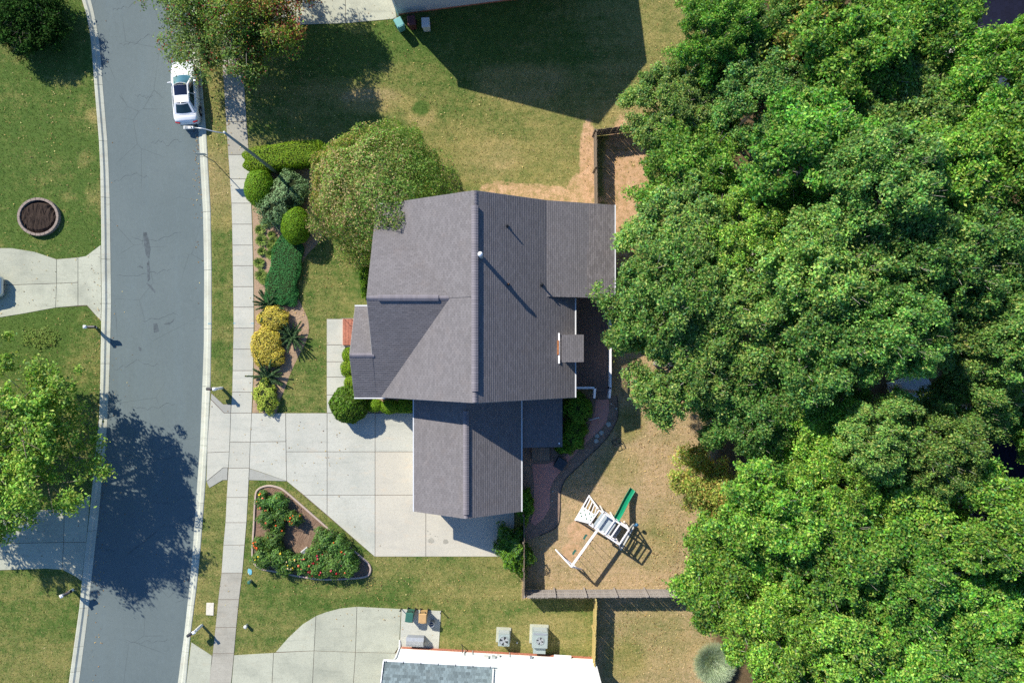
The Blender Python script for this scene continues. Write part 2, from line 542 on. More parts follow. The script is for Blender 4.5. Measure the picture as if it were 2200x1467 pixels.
M['pale'] = plain('pale_slab', (0.60, 0.56, 0.47), 0.85, 0.2, var=0.08)
M['hoop'] = plain('orange_hoop', (0.60, 0.25, 0.13), 0.4, 0.5)
M['carwhite'] = plain('white_car_paint', (0.80, 0.81, 0.83), 0.25, 0.5, var=0.015, coat=1.0)
M['carsilver'] = plain('silver_car_paint', (0.52, 0.56, 0.54), 0.3, 0.5, 0.35, var=0.03, coat=1.0)
M['glass'] = glass('car_glass', (0.012, 0.028, 0.034))
M['glass_teal'] = glass('windscreen_glass', (0.03, 0.085, 0.095))
M['sunroof'] = glass('sunroof_glass', (0.006, 0.007, 0.018), 0.04)
M['pane'] = glass('house_pane', (0.03, 0.04, 0.05))
M['lightred'] = plain('tail_light', (0.30, 0.02, 0.02), 0.2, 0.5)
M['lightclear'] = plain('head_light', (0.5, 0.52, 0.55), 0.1, 0.6)
M['alloy'] = plain('alloy_rim', (0.45, 0.46, 0.47), 0.3, 0.5, 0.7)
M['leaf'] = leafmat('leaf', 0.42, 0.5, 1.0, 0.24, 0.034)
M['leaf_dull'] = leafmat('leaf_dull', 0.22, 0.6)
M['leaf_dark'] = leafmat('leaf_dark', 0.10, 0.7, 1.1, 0.05)
M['petal'] = leafmat('petal', 0.2, 0.6)
M['core'] = plain('dark_core', (0.022, 0.03, 0.012), 0.95, 0.05)  # solid dark green core behind the shrub leaves, against see-through
M['grassblade'] = leafmat('grass_blade', 0.25, 0.6)

# ------------------------------------------------------------------ plan curves of the street (photo pixels, y -> x)
LO = [(-400, 120), (0, 175), (25, 184), (50, 190), (100, 197), (182, 203), (303, 213), (367, 216), (500, 218), (557, 218), (650, 219), (734, 217), (820, 216), (900, 213), (1000, 203), (1101, 193), (1180, 184), (1260, 175), (1313, 170), (1360, 163), (1467, 148), (1900, 85)]
LI = [(-400, 130), (0, 193), (30, 201), (50, 205), (100, 213), (182, 219), (303, 229), (367, 232), (424, 234), (557, 236), (650, 237), (734, 235.5), (840, 232), (900, 229), (960, 225), (1000, 220), (1101, 211), (1180, 202), (1260, 193), (1313, 188), (1360, 182), (1467, 168), (1900, 105)]
RI = [(-400, 345), (0, 403), (100, 411), (200, 418), (290, 426), (367, 430), (455, 435), (580, 437.5), (700, 437), (734, 437), (820, 434), (900, 431), (960, 428.5), (1050, 422), (1101, 419), (1180, 413), (1260, 406), (1313, 400), (1360, 395), (1467, 381), (1900, 318)]
RO = [(-400, 363), (0, 421), (100, 428), (200, 436), (290, 444), (367, 448), (455, 453), (580, 455), (700, 455), (734, 454), (820, 453), (900, 449), (960, 446), (1050, 441), (1101, 437), (1180, 431), (1260, 423), (1313, 416), (1360, 410), (1467, 400), (1900, 337)]
SL = [(-400, 420), (0, 470), (230, 484), (290, 487), (340, 491), (367, 493), (450, 498), (560, 500), (700, 502), (734, 501), (800, 500), (842, 499), (887, 496), (949, 494), (1005, 491), (1068, 487), (1122, 484.5), (1170, 480), (1230, 476), (1287, 469), (1347, 463), (1403, 457), (1467, 449), (1900, 388)]
SR = [(-400, 464), (0, 514), (230, 528), (290, 532), (340, 536), (385, 538), (430, 540), (482, 542), (560, 544), (620, 545), (700, 546), (734, 545), (800, 544.5), (842, 543), (887, 541), (949, 538), (1005, 536), (1068, 533), (1122, 530), (1170, 526), (1230, 521), (1287, 514), (1347, 508), (1405, 503), (1467, 497), (1900, 436)]


def cx(curve, y):
    return np.interp(y, [p[0] for p in curve], [p[1] for p in curve])


# ------------------------------------------------------------------ ground
def blob(px, py, x, y, rx, ry, soft=0.5):
    d = np.sqrt(((px - x) / rx) ** 2 + ((py - y) / ry) ** 2)
    return np.clip((1 + soft - d) / soft, 0, 1) if soft else (d < 1).astype(float)


def rectm(px, py, x0, x1, y0, y1, s=18):
    return np.clip((px - x0) / s + .5, 0, 1) * np.clip((x1 - px) / s + .5, 0, 1) * np.clip((py - y0) / s + .5, 0, 1) * np.clip((y1 - py) / s + .5, 0, 1)


def make_ground():
    st = 0.22
    xs = np.concatenate([np.linspace(-420, -48, 18)[:-1], np.arange(-48, 48.01, st), np.linspace(48.2, 420, 18)[1:]])
    ys = np.concatenate([np.linspace(-420, -34, 18)[:-1], np.arange(-34, 34.01, st), np.linspace(34.2, 420, 18)[1:]])
    X, Y = np.meshgrid(xs, ys)
    px = 1100 + X / S0; py = 733.5 - Y / S0
    pc = np.clip(py, -400, 1900)
    z = np.zeros_like(X)
    lo, ro = cx(LO, pc.ravel()).reshape(X.shape), cx(RO, pc.ravel()).reshape(X.shape)
    inside = (px > lo + 6) & (px < ro - 6)
    z[inside] = -0.3
    # how dry the grass is
    dry = np.full_like(X, 0.45)
    L = (px < lo)
    dry[L] = (0.02 + 0.24 * np.clip((py - 560) / 200, 0, 1))[L]
    dry = np.where(L & (py > 1230), 0.26, dry)
    dry = np.where(L & (py > 1380), 0.40, dry)
    for (x, y, r, v) in [(150, 420, 12, .3), (62, 335, 12, .25), (120, 350, 14, .15), (205, 420, 18, .35), (185, 340, 14, .35), (205, 250, 12, .35), (130, 170, 25, .2), (40, 90, 40, .2), (70, 735, 60, -.25), (30, 700, 40, -.2), (110, 470, 20, .25), (185, 250, 30, .2)]:
        dry += np.where(L, v, 0) * blob(px, py, x, y, r, r, 1.0)
    strip = (px > ro - 8) & (px < cx(SL, pc.ravel()).reshape(X.shape) + 5)
    dry = np.where(strip, 0.42 + 0.25 * blob(px, py, 470, 400, 40, 60, 1) - 0.15 * blob(px, py, 475, 640, 40, 120, 1) - .1 * blob(px, py, 465, 1080, 40, 60, 1), dry)
    top = (px > 500) & (((px < 1290) & (py < 450)) | ((px < 1480) & (py < 292)))
    dry = np.where(top, 0.12 + 0.30 * np.clip((py - 100) / 250, 0, 1) + 0.18 * np.clip((px - 950) / 250, 0, 1), dry)
    for (x, y, rx, ry, v) in [(905, 246, 26, 22, .3), (905, 232, 13, 11, -.75), (800, 215, 60, 22, .35), (1130, 180, 80, 30, .25), (760, 190, 90, 20, .15), (1000, 330, 100, 50, .15), (1180, 330, 60, 60, -.05), (700, 100, 60, 40, -.12), (850, 90, 70, 30, -.1), (1100, 60, 140, 50, -.15)]:
        dry += np.where(top, v, 0) * blob(px, py, x, y, rx, ry, 0.7)
    dry += np.where(top, .22, 0) * np.clip((px - 1240) / 160, 0, 1)
    dry = np.where((px > 560) & (px < 800) & (py > 500) & (py < 900), 0.30, dry)
    rose = (px > 500) & (px < 830) & (py > 1020) & (py < 1215)
    dry = np.where(rose, 0.28, dry)
    bot = (px > 480) & (px < 1290) & (py >= 1196)
    dry = np.where(bot, 0.34 + 0.10 * blob(px, py, 1000, 1250, 220, 25, .7) + 0.25 * blob(px, py, 1180, 1360, 90, 30, .8) - 0.2 * blob(px, py, 700, 1275, 150, 25, .8), dry)
    back = (px > 1118) & (py > 640) & (py < 1285)
    dry = np.where(back, 0.92, dry)
    dry = np.where((px > 1280) & (py >= 1285), 0.86, dry)
    for (x, y, r, v) in [(1350, 905, 25, -.3), (1420, 860, 30, .2), (1330, 1000, 35, -.18), (1400, 1180, 40, -.15), (1440, 1120, 40, -.1), (1410, 1380, 60, -.15), (1340, 1420, 30, -.2)]:
        dry += v * blob(px, py, x, y, r, r, 1)
    dirt = np.zeros_like(X)
    for (x, y, rx, ry, v) in [(1140, 424, 105, 26, .82), (1085, 408, 50, 18, .8), (1235, 430, 60, 15, .8), (1264, 350, 18, 85, .9), (1250, 415, 30, 40, .8), (1345, 380, 45, 120, .9), (1335, 500, 25, 80, .9),
                              (1243, 1142, 24, 22, .85), (1228, 1187, 22, 20, .85), (1330, 1070, 18, 30, .3), (1300, 1080, 20, 25, .45), (1283, 1190, 22, 22, .3), (1360, 1050, 14, 10, .5), (1322, 920, 8, 34, .6), (1400, 800, 40, 30, .35), (1450, 1220, 50, 60, .25), (1430, 1330, 60, 25, .4), (1510, 1330, 40, 40, .5),
                              (1480, 290, 70, 60, .3), (1430, 60, 24, 70, .25), (1000, 1385, 130, 12, .5), (1215, 1100, 14, 22, .5), (645, 690, 16, 40, .3)]:
        dirt = np.maximum(dirt, v * blob(px, py, x, y, rx, ry, 0.45))
    dirt = dirt - 0.22
    litter = np.clip((px - 1480) / 80, 0, 1) * 0.9
    litter = np.where((px > 1330) & (py > 640) & (py < 760), 0.9, litter)
    litter = litter - 0.1
    ny, nx = X.shape
    V = np.stack([X.ravel(), Y.ravel(), z.ravel()], 1)
    idx = np.arange(ny * nx).reshape(ny, nx)
    Fq = np.stack([idx[:-1, :-1].ravel(), idx[:-1, 1:].ravel(), idx[1:, 1:].ravel(), idx[1:, :-1].ravel()], 1)
    m = quads_mesh('ground', V, Fq)
    for nm, a in (('dry', dry), ('dirt', dirt), ('litter', litter)):
        at = m.attributes.new(nm, 'FLOAT', 'POINT')
        at.data.foreach_set('value', a.ravel().astype(np.float32))
    m.materials.append(M['lawn'])
    o = link(bpy.data.objects.new('ground', m)); tag(o, kind='structure')
    return X, Y, dry, dirt, litter


def quads_mesh(name, V, Fq):
    m = bpy.data.meshes.new(name)
    m.vertices.add(len(V)); m.vertices.foreach_set('co', np.asarray(V, np.float32).ravel())
    n = len(Fq); k = Fq.shape[1]
    m.loops.add(n * k); m.loops.foreach_set('vertex_index', np.asarray(Fq, np.int32).ravel())
    m.polygons.add(n); m.polygons.foreach_set('loop_start', np.arange(0, n * k, k, dtype=np.int32))
    m.update(calc_edges=True)
    return m


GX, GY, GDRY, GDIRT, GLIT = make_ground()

# ------------------------------------------------------------------ road, kerbs, pavement
ys = np.arange(-400, 1901, 20.0)
left = [tuple(G(cx(LI, y) - 3, y)) for y in ys]; right = [tuple(G(cx(RI, y) + 3, y)) for y in ys]
mb = MB()
n = len(ys)
mb.add([(p[0], p[1], -0.10) for p in left] + [(p[0], p[1], -0.10) for p in right], [(i, i + 1, n + i + 1, n + i) for i in range(n - 1)])
road = mb.build('road', M['asphalt']); tag(road, kind='structure')
# crown of old wear on the road: stains and a sealed patch
for pts in ([(306, 500), (313, 498), (318, 515), (322, 535), (319, 556), (312, 548), (308, 525)], [(314, 565), (319, 560), (321, 600), (316, 605)], [(328, 695), (336, 694), (340, 712), (329, 715)],
            [(314, 607), (322, 613), (332, 624), (331, 630), (321, 618), (313, 609)], [(352, 695), (365, 692), (373, 684), (371, 690), (362, 697), (351, 697)], [(293, 573), (300, 570), (306, 574), (304, 577), (299, 573)], [(296, 745), (302, 747), (302, 754), (297, 753)]):
    mb = MB(); mb.add([(*G(x, y)[:2], -0.096) for x, y in pts], [tuple(range(len(pts)))])
    mb.build('stain', M['patch'], road, kind=None)

rc = random.Random(9)
for i in range(15):
    y = 20 + i * 97 + rc.uniform(-20, 20)
    x0, x1 = cx(LI, y), cx(RI, y)
    a_ = rc.uniform(0, .55); b_ = min(1, a_ + rc.uniform(.18, .6)); n_ = 16
    q = []; yy = y
    for k in range(n_ + 1):
        yy += rc.uniform(-5.5, 5.5); q.append((x0 + (x1 - x0) * (a_ + (b_ - a_) * k / n_), yy))
    vs_ = []; fs_ = []
    for k, (x, yv) in enumerate(q):
        w_ = rc.uniform(.2, .5) * (1 if 0 < k < n_ else .2)
        vs_ += [(*G(x, yv - w_)[:2], -0.0955), (*G(x, yv + w_)[:2], -0.0955)]
        if k: fs_.append((2 * k - 2, 2 * k - 1, 2 * k + 1, 2 * k))
    MB().add(vs_, fs_).build('crack', M['patch'], road)

KERB = [(0.0, 0.02), (0.08, 0.045), (0.42, 0.035), (0.60, -0.05), (1.0, -0.085)]


def kerb(name, outer, inner, joints):
    root = empty(name, G(cx(outer, 700), 700), kind='structure')
    for y0, y1 in zip(joints[:-1], joints[1:]):
        yy = np.linspace(y0 + 0.35, y1 - 0.35, max(3, int((y1 - y0) / 22)))
        vs = []; fs = []
        k = len(KERB) + 2
        for y in yy:
            a = G(cx(outer, y), y); b = G(cx(inner, y), y)
            vs.append((a.x, a.y, -0.35))
            for t, z in KERB:
                p = a.lerp(b, t); vs.append((p.x, p.y, z))
            vs.append((b.x, b.y, -0.35))
        for i in range(len(yy) - 1):
            for j in range(k - 1):
                fs.append((i * k + j, i * k + j + 1, (i + 1) * k + j + 1, (i + 1) * k + j))
        fs.append(tuple(range(k))); fs.append(tuple(range((len(yy) - 1) * k, len(yy) * k))[::-1])
        MB().add(vs, fs).build('kerb_section', M['kerb'], root)
    return root


kl = kerb('kerb_left', LO, LI, [-300, -150, -40, 60, 182, 303, 424, 557, 652, 781, 900, 1020, 1140, 1260, 1306, 1389, 1443, 1560, 1800])
kr = kerb('kerb_right', RO, RI, [-300, -150, -40, 90, 215, 337, 455, 580, 706, 830, 957, 1080, 1200, 1300, 1400, 1560, 1800])


def slabs(name, panels, mats, z=0.03, gap=0.018, base=None, kind='structure', piece='slab'):
    """paving made of separate slabs (photo-plan polygons) on a joint bed"""
    allp = [p for q in panels for p in q]
    c = G(sum(p[0] for p in allp) / len(allp), sum(p[1] for p in allp) / len(allp))
    root = empty(name, c, kind=kind)
    for i, q in enumerate(panels):
        m = mats[i % len(mats)] if isinstance(mats, list) else mats
        MB().prism(shrink(P(q), gap), -0.12, z + random.uniform(-0.003, 0.003)).build(piece, m, root)
    if base:
        for q in base:
            MB().prism(P(q), -0.1, 0.006 + 0.001 * random.random()).build('joint_bed', M['joint'], root)
    return root


walk_y = [-300, -200, -100, -40, 12, 62, 112, 162, 212, 262, 333, 385, 437, 482, 527, 571, 616, 660, 705, 750, 796, 842, 887, 949, 1005, 1068, 1122, 1170, 1230, 1287, 1347, 1403, 1467, 1540, 1640, 1800]
pan = []; mats = []
for y0, y1 in zip(walk_y[:-1], walk_y[1:]):
    pan.append([(cx(SL, y0), y0), (cx(SR, y0), y0), (cx(SR, y1), y1), (cx(SL, y1), y1)])
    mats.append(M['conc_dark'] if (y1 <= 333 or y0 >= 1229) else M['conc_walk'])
base = [[(cx(SL, y), y) for y in walk_y] + [(cx(SR, y), y) for y in walk_y[::-1]]]
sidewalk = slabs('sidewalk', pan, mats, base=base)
drive = [
    [(541, 887), (614, 887), (614.5, 948), (538, 949)],
    [(538, 949), (614.5, 948), (616, 1033), (550, 1010), (536, 1006)],
    [(614, 887), (703, 887), (703, 970), (615, 970)],
    [(615, 970), (703, 970), (703, 1063), (653, 1063), (616, 1033)],
    [(703, 887), (806, 887), (806, 970), (703, 970)],
    [(703, 970), (806, 970), (806, 1063), (703, 1063)],
    [(806, 887), (902, 887), (902, 970), (806, 970)],
    [(806, 970), (902, 970), (902, 1063), (806, 1063)],
    [(653, 1063), (703, 1063), (703, 1106)],
    [(703, 1063), (806, 1063), (806, 1195), (805, 1195), (703, 1106)],
    [(806, 1063), (915, 1063), (915, 1195), (806, 1195)],
    [(915, 1063), (1105, 1063), (1105, 1195), (915, 1195)],
]
dbase = [[(541, 887), (902, 887), (902, 1063), (1105, 1063), (1105, 1195), (805, 1195), (616, 1033), (550, 1010), (536, 1006)]]
driveway = slabs('driveway', drive, [M['conc']] * 7 + [M['conc_warm']] + [M['conc']] * 2 + [M['conc_warm']] * 2, z=0.034, base=dbase)
wing = slabs('driveway_apron', [
    [(452.5, 857), (482, 887), (496, 887), (494, 949), (493, 970), (445.5, 972), (446, 950)],
    [(445.5, 972), (493, 970), (491, 1004), (480, 1004), (443.5, 1034)],
    [(454, 844), (480, 868), (497, 868), (496, 887), (482, 887), (453, 857)],
    [(480, 1004), (490, 1004), (489, 1031), (479, 1031), (450, 1048), (443.5, 1034)],
    [(536, 1006), (550, 1010), (616, 1033), (535, 1031)]],
    [M['conc_walk'], M['conc_walk'], M['conc_grey'], M['conc_grey'], M['conc_grey']], z=0.032,
    base=[[(454, 844), (480, 868), (497, 868), (489, 1031), (479, 1031), (450, 1048), (443.5, 1034)]])
fw = [[(702, 685), (738, 685), (738, 741), (702, 741)], [(702, 741), (742, 741), (742, 777), (702, 777)], [(702, 777), (742, 777), (742, 810), (702, 810)], [(702, 810), (744, 810), (744, 848), (702, 848)], [(702, 848), (744, 848), (744, 887), (702.5, 887)]]
front_walk = slabs('front_walk', fw, M['conc_walk'], z=0.036, base=[[(702, 685), (742, 685), (742, 887), (702, 887)]])
lw = [[(-120, 545), (0, 533), (25, 533), (75, 541), (122, 557), (122, 609), (-120, 617)], [(-120, 617), (122, 609), (120, 661), (50, 674), (0, 682), (-120, 695)],
      [(122, 557), (168, 553), (168, 607), (122, 609)], [(122, 609), (168, 607), (168, 657), (120, 661)], [(168, 553), (185, 550), (217, 526), (218.5, 650), (217.5, 690), (187, 656), (168, 657)]]
slabs('driveway_opposite', lw, M['conc_old'], base=[[(-120, 545), (0, 534), (25, 534), (75, 542), (122, 557), (168, 553), (185, 551), (217, 527), (217, 690), (187, 657), (120, 661), (50, 673), (-120, 694)]])
l2 = [[(-120, 1105), (139, 1092), (137, 1164), (-120, 1170)], [(-120, 1170), (137, 1164), (134, 1223), (100, 1221), (0, 1224), (-120, 1232)],
      [(139, 1092), (182, 1070), (195, 1060), (186, 1164), (137, 1164)], [(137, 1164), (186, 1164), (176, 1248), (163, 1238), (134, 1223)]]
slabs('driveway_under_tree', l2, M['conc_old'], base=[[(-120, 1106), (139, 1093), (182, 1071), (194, 1061), (176, 1247), (163, 1237), (134, 1222), (100, 1220), (-120, 1230)]])
tw = [[(741, -90), (836, -90), (846, 0), (853, 41), (743, 51)], [(600, -90), (741, -90), (743, 51), (650, 54), (598, 56)], [(517, -30), (598, -60), (598, 56), (540, 60), (519, 66)]]
slabs('driveway_north', tw, M['conc_old'], base=[[(600, -85), (836, -85), (846, 0), (852, 40), (743, 50), (598, 55)]])
bw = [[(592, 1400), (604, 1386), (620, 1368), (650, 1340), (679, 1322), (675, 1397)], [(679, 1322), (700, 1314), (730, 1306), (767, 1302), (764, 1400), (675, 1397)],
      [(767, 1302), (862, 1307), (858, 1387), (848, 1402), (764, 1400)], [(503, 1406), (588, 1401), (583, 1500), (495, 1500)], [(588, 1401), (675, 1397), (670, 1500), (583, 1500)],
      [(675, 1397), (764, 1400), (757, 1500), (670, 1500)], [(764, 1400), (852, 1402), (852, 1500), (757, 1500)], [(411, 1378), (456, 1407), (448, 1500), (396, 1500)]]
slabs('driveway_south', bw, M['conc_old'], base=[[(592, 1401), (650, 1341), (679, 1323), (730, 1307), (767, 1303), (861, 1308), (857, 1387), (851, 1402), (851, 1498), (496, 1498), (504, 1407)]])
trash_pad = slabs('bin_pad', [[(862.5, 1307), (948, 1311), (943, 1393), (858.5, 1388)]], M['conc'], z=0.04)
# blue survey paint
for x0, x1, y, par, z in ((447, 454, 695, kr, 0.052), (501.5, 506, 694.5, sidewalk, 0.037), (540, 545.5, 694.5, sidewalk, 0.037)):
    MB().add([(*G(x0, y - .6)[:2], z), (*G(x1, y - .6)[:2], z), (*G(x1, y + .8)[:2], z), (*G(x0, y + .8)[:2], z)], [(0, 1, 2, 3)]).build('paint_mark', M['paint_blue'], par)
# damp spots on the driveway
for (x, y, r) in ((926, 1160, 7), (957, 1163, 6), (919, 1140, 1.5), (924, 1146, 1.2), (935, 1151, 1.2), (940, 1152, 1.0)):
    k = 16; q = []
    for i in range(k):
        a = 2 * math.pi * i / k; rr = r * random.uniform(0.75, 1.1)
        q.append((*G(x + rr * math.cos(a), y + rr * math.sin(a))[:2], 0.041))
    MB().add(q, [tuple(range(k))]).build('stain', M['conc_dark'], driveway)


# ------------------------------------------------------------------ planting beds
def bed(name, pts, mat, z=0.02, rough=0.03):
    poly = P(pts)
    bm = bmesh.new()
    vs = [bm.verts.new((p[0], p[1], z)) for p in poly]
    f = bm.faces.new(vs)
    if f.normal.z < 0: f.normal_flip()
    bmesh.ops.triangulate(bm, faces=bm.faces[:])
    for _ in range(3):
        e = [e for e in bm.edges if e.calc_length() > 0.45]
        if not e: break
        bmesh.ops.subdivide_edges(bm, edges=e, cuts=1)
        bmesh.ops.triangulate(bm, faces=bm.faces[:])
    for v in bm.verts:
        if not v.is_boundary: v.co.z += random.uniform(0, rough)
        else: v.co.z = 0.006
    m = bpy.data.meshes.new(name); bm.normal_update(); bm.to_mesh(m); bm.free()
    m.materials.append(mat)
    return tag(link(bpy.data.objects.new(name, m)), kind='structure')


fb = [(cx(SR, y) + 1, y) for y in (887, 842, 796, 750, 705, 660, 616, 571, 527, 482, 445)]
bed('mulch_bed_front', fb + spline([(545, 400), (560, 345), (700, 330), (712, 420), (690, 510), (662, 545), (645, 572), (634, 597), (634, 622), (646, 652), (660, 682), (664, 710), (655, 740), (640, 768), (625, 800), (612, 835), (601, 862), (594, 887)], 4), M['mulch_tan'])
rose_pts = spline([(549, 1075), (554, 1052), (576, 1043), (602, 1048), (622, 1062), (660, 1095), (700, 1130), (740, 1165), (772, 1192), (792, 1210), (796, 1226), (784, 1238), (740, 1242), (690, 1243), (640, 1236), (590, 1226), (560, 1220), (545, 1205), (543, 1185), (546, 1130)], 5, True)
bed('mulch_bed_rose', rose_pts, M['mulch'])
bed('mulch_bed_round', [(85 + 39 * math.cos(a * math.pi / 12), 467 + 36 * math.sin(a * math.pi / 12)) for a in range(24)], M['mulch_dark'], z=0.2, rough=0.08)
path_in = [(1279, 858), (1279, 880), (1273, 897), (1266, 915), (1255, 940), (1235, 962), (1212, 980), (1190, 990), (1175, 996), (1143, 996), (1147, 1040), (1147, 1090), (1140, 1122)]
path_out = [(1308, 858), (1308, 885), (1303, 905), (1290, 922), (1265, 945), (1245, 965), (1225, 985), (1205, 1010), (1190, 1030), (1182, 1050), (1181, 1090), (1168, 1112), (1150, 1128)]
edge_line = spline([(1325, 850), (1328, 880), (1323, 908), (1300, 945), (1270, 975), (1240, 1005), (1215, 1030), (1204, 1060), (1203, 1100), (1195, 1132), (1160, 1150)], 6)
bed('mulch_bed_back', edge_line[::-1] + [(1200, 850), (1200, 960), (1120, 960), (1120, 1165)], M['mulch_bed'])
pm = MB().prism(P(path_in + path_out[::-1]), -0.05, 0.055).build('garden_path', M['path']); tag(pm, kind='structure')
bed('mulch_bed_wall', [(790, 850), (900, 850), (900, 886), (746, 886), (743, 742), (790, 742)], M['mulch_tan'], z=0.012)


def ribbon(name, pts, w, z0, z1, mat, closed=False):
    q = [Vector(p) for p in P(pts)]
    vs = []; fs = []; n = len(q)
    for i in range(n):
        a = q[i - 1] if (closed or i) else q[i]; b = q[(i + 1) % n] if (closed or i < n - 1) else q[i]
        d = (b - a).normalized(); nn = Vector((-d.y, d.x)) * w / 2
        for s_, z in ((1, z0), (1, z1 * 0.8), (0.6, z1), (-0.6, z1), (-1, z1 * 0.8), (-1, z0)):
            p = q[i] + nn * s_; vs.append((p.x, p.y, z))
    for i in range(n if closed else n - 1):
        for j in range(5):
            a, b = i * 6 + j, ((i + 1) % n) * 6 + j
            fs.append((a, a + 1, b + 1, b))
    return MB().add(vs, fs).build(name, mat)


tag(ribbon('bed_curb', rose_pts, 0.14, -0.05, 0.12, M['edging'], True), 'pale pink concrete curb running round the rose bed', 'kerb')
tag(ribbon('bed_edging', edge_line, 0.03, -0.05, 0.07, M['black']), 'thin black edging strip winding along the backyard bed', 'edging')
pl = empty('planter_ring', G(87, 467), label='round ring of tan blocks around a dark mulch bed on the opposite lawn', cat='planter')
for i in range(26):
    a = 2 * math.pi * i / 26
    for lay, zz in ((0, 0.08), (1, 0.235)):
        aa = a + lay * math.pi / 26
        c = G(87 + 41.5 * math.cos(aa), 467 + 38 * math.sin(aa))
        ang = math.atan2(-38 * math.cos(aa), -41.5 * math.sin(aa))
        MB().box((c.x, c.y, zz), (0.325, 0.17 + 0.02 * random.random(), 0.15), ang).build('block', M['blockpink'], pl)


# ------------------------------------------------------------------ roofs of shingles
def roof_plane(root, name, poly, mat, eave_dir, expo=0.143, tab=0.305, singles=0, thick=0.10, lip=0.016, under=None, deck=True):
    """poly: 3D convex points. builds the boarding and, on it, courses of separate tabs"""
    pts = [Vector(p) for p in poly]
    U = Vector(eave_dir).normalized()
    nrm = (pts[1] - pts[0]).cross(pts[2] - pts[0]).normalized()
    if nrm.z < 0: nrm = -nrm
    V = nrm.cross(U).normalized()
    if V.z < 0: V = -V; U = -U
    O = pts[0]
    uv = [((p - O).dot(U), (p - O).dot(V)) for p in pts]
    # boarding
    dn = -nrm * thick
    k = len(pts)
    mbd = MB().add([tuple(p) for p in pts] + [tuple(p + dn) for p in pts], [tuple(range(k)), tuple(range(k, 2 * k))[::-1]] + [(i, (i + 1) % k, k + (i + 1) % k, k + i) for i in range(k)])
    plane = mbd.build(name, under or M['shingle_deck'], root)

    def span(v):
        us = []
        for i in range(k):
            (u0, v0), (u1, v1) = uv[i], uv[(i + 1) % k]
            if abs(v1 - v0) < 1e-9:
                if abs(v - v0) < 1e-6: us += [u0, u1]
                continue
            t = (v - v0) / (v1 - v0)
            if -1e-7 <= t <= 1 + 1e-7: us.append(u0 + t * (u1 - u0))
        return (min(us), max(us)) if us else None
    vmin = min(p[1] for p in uv); vmax = max(p[1] for p in uv)
    VS = []; FS = []
    rows = int(math.ceil((vmax - vmin) / expo))
    rest = []; made = []
    one = None
    wl_ = worldloc(plane)
    for r in range(rows):
        v0 = vmin + r * expo; v1 = min(v0 + expo, vmax)
        s0 = span(v0 + 1e-5); s1 = span(v1 - 1e-5)
        if not s0 or not s1: continue
        off = (r % 2) * tab * 0.5 + random.uniform(-0.02, 0.02)
        lo = min(s0[0], s1[0]); hi = max(s0[1], s1[1])
        u = math.floor((lo - off) / tab) * tab + off
        while u < hi:
            a, b = u + 0.004, u + tab - 0.004
            q = [(min(max(a, s0[0]), s0[1]), v0), (min(max(b, s0[0]), s0[1]), v0), (min(max(b, s1[0]), s1[1]), v1), (min(max(a, s1[0]), s1[1]), v1)]
            u += tab
            if q[1][0] - q[0][0] < 0.01 and q[2][0] - q[3][0] < 0.01: continue
            full = (a > max(s0[0], s1[0]) and b < min(s0[1], s1[1]) and v1 - v0 > expo * 0.99)
            if full and len(made) < singles:
                made.append((a, v0)); continue
            rest.append(q)
    for q in rest:
        i = len(VS)
        jit = random.uniform(0, 0.004)
        for (uu, vv), up in zip(q, (lip + jit, lip + jit, 0.003, 0.003)):
            VS.append(tuple(O + U * uu + V * vv + nrm * up - wl_))
        VS.append(tuple(O + U * q[0][0] + V * q[0][1] + nrm * 0.001 - wl_)); VS.append(tuple(O + U * q[1][0] + V * q[1][1] + nrm * 0.001 - wl_))
        FS += [(i, i + 1, i + 2, i + 3), (i + 4, i + 5, i + 1, i)]
    m = bpy.data.meshes.new('shingles'); m.from_pydata(VS, [], FS); m.update(); m.materials.append(mat)
    o = link(bpy.data.objects.new('shingles', m)); o.parent = plane; o['kind'] = 'stuff'
    if made:
        w = tab - 0.008
        m1 = bpy.data.meshes.new('shingle')
        m1.from_pydata([(0, 0, lip), (w, 0, lip), (w, expo, 0.003), (0, expo, 0.003), (0, 0, 0.001), (w, 0, 0.001)], [], [(0, 1, 2, 3), (4, 5, 1, 0)])
        m1.update(); m1.materials.append(M['shingle_one'])
        R = Matrix((U, V, nrm)).transposed().to_euler() if U.cross(V).dot(nrm) > 0 else None
        for a, v0 in made:
            p = O + U * a + V * v0 + nrm * random.uniform(0, 0.004)
            if R is None:
                R2 = Matrix((-U, V, nrm)).transposed().to_euler()
                inst(m1, 'shingle', plane, p + U * w - wl_, R2)
            else:
                inst(m1, 'shingle', plane, p - wl_, R)
    return plane


def ridge_caps(parent, a, b, half, drop, mat, step=0.16, lift=0.02, n_max=200):
    """bent cap shingles, one object each, along the ridge a-b; half width, drop at the edge"""
    a, b = Vector(a), Vector(b); d = (b - a); L = d.length; d.normalize()
    side = Vector((-d.y, d.x, 0)).normalized()
    m = bpy.data.meshes.new('ridge_cap')
    vs = []
    for t, up in ((0, 0.022), (step * 1.25, 0.004)):
        for s_, z in ((-1, -drop), (-0.25, -drop * 0.18), (0.25, -drop * 0.18), (1, -drop)):
            p = d * t + side * half * s_; vs.append((p.x, p.y, z + up))
    for s_ in (-1, 1):
        p = side * half * s_; vs.append((p.x, p.y, -drop))
    m.from_pydata(vs, [], [(0, 1, 5, 4), (1, 2, 6, 5), (2, 3, 7, 6), (8, 1, 0), (8, 9, 2, 1), (9, 3, 2)])
    m.update(); m.materials.append(mat)
    w = worldloc(parent)
    k = int(L / step)
    for i in range(k):
        inst(m, 'ridge_cap', parent, a + d * (i * L / k) - w + Vector((0, 0, lift + random.uniform(0, 0.004))))


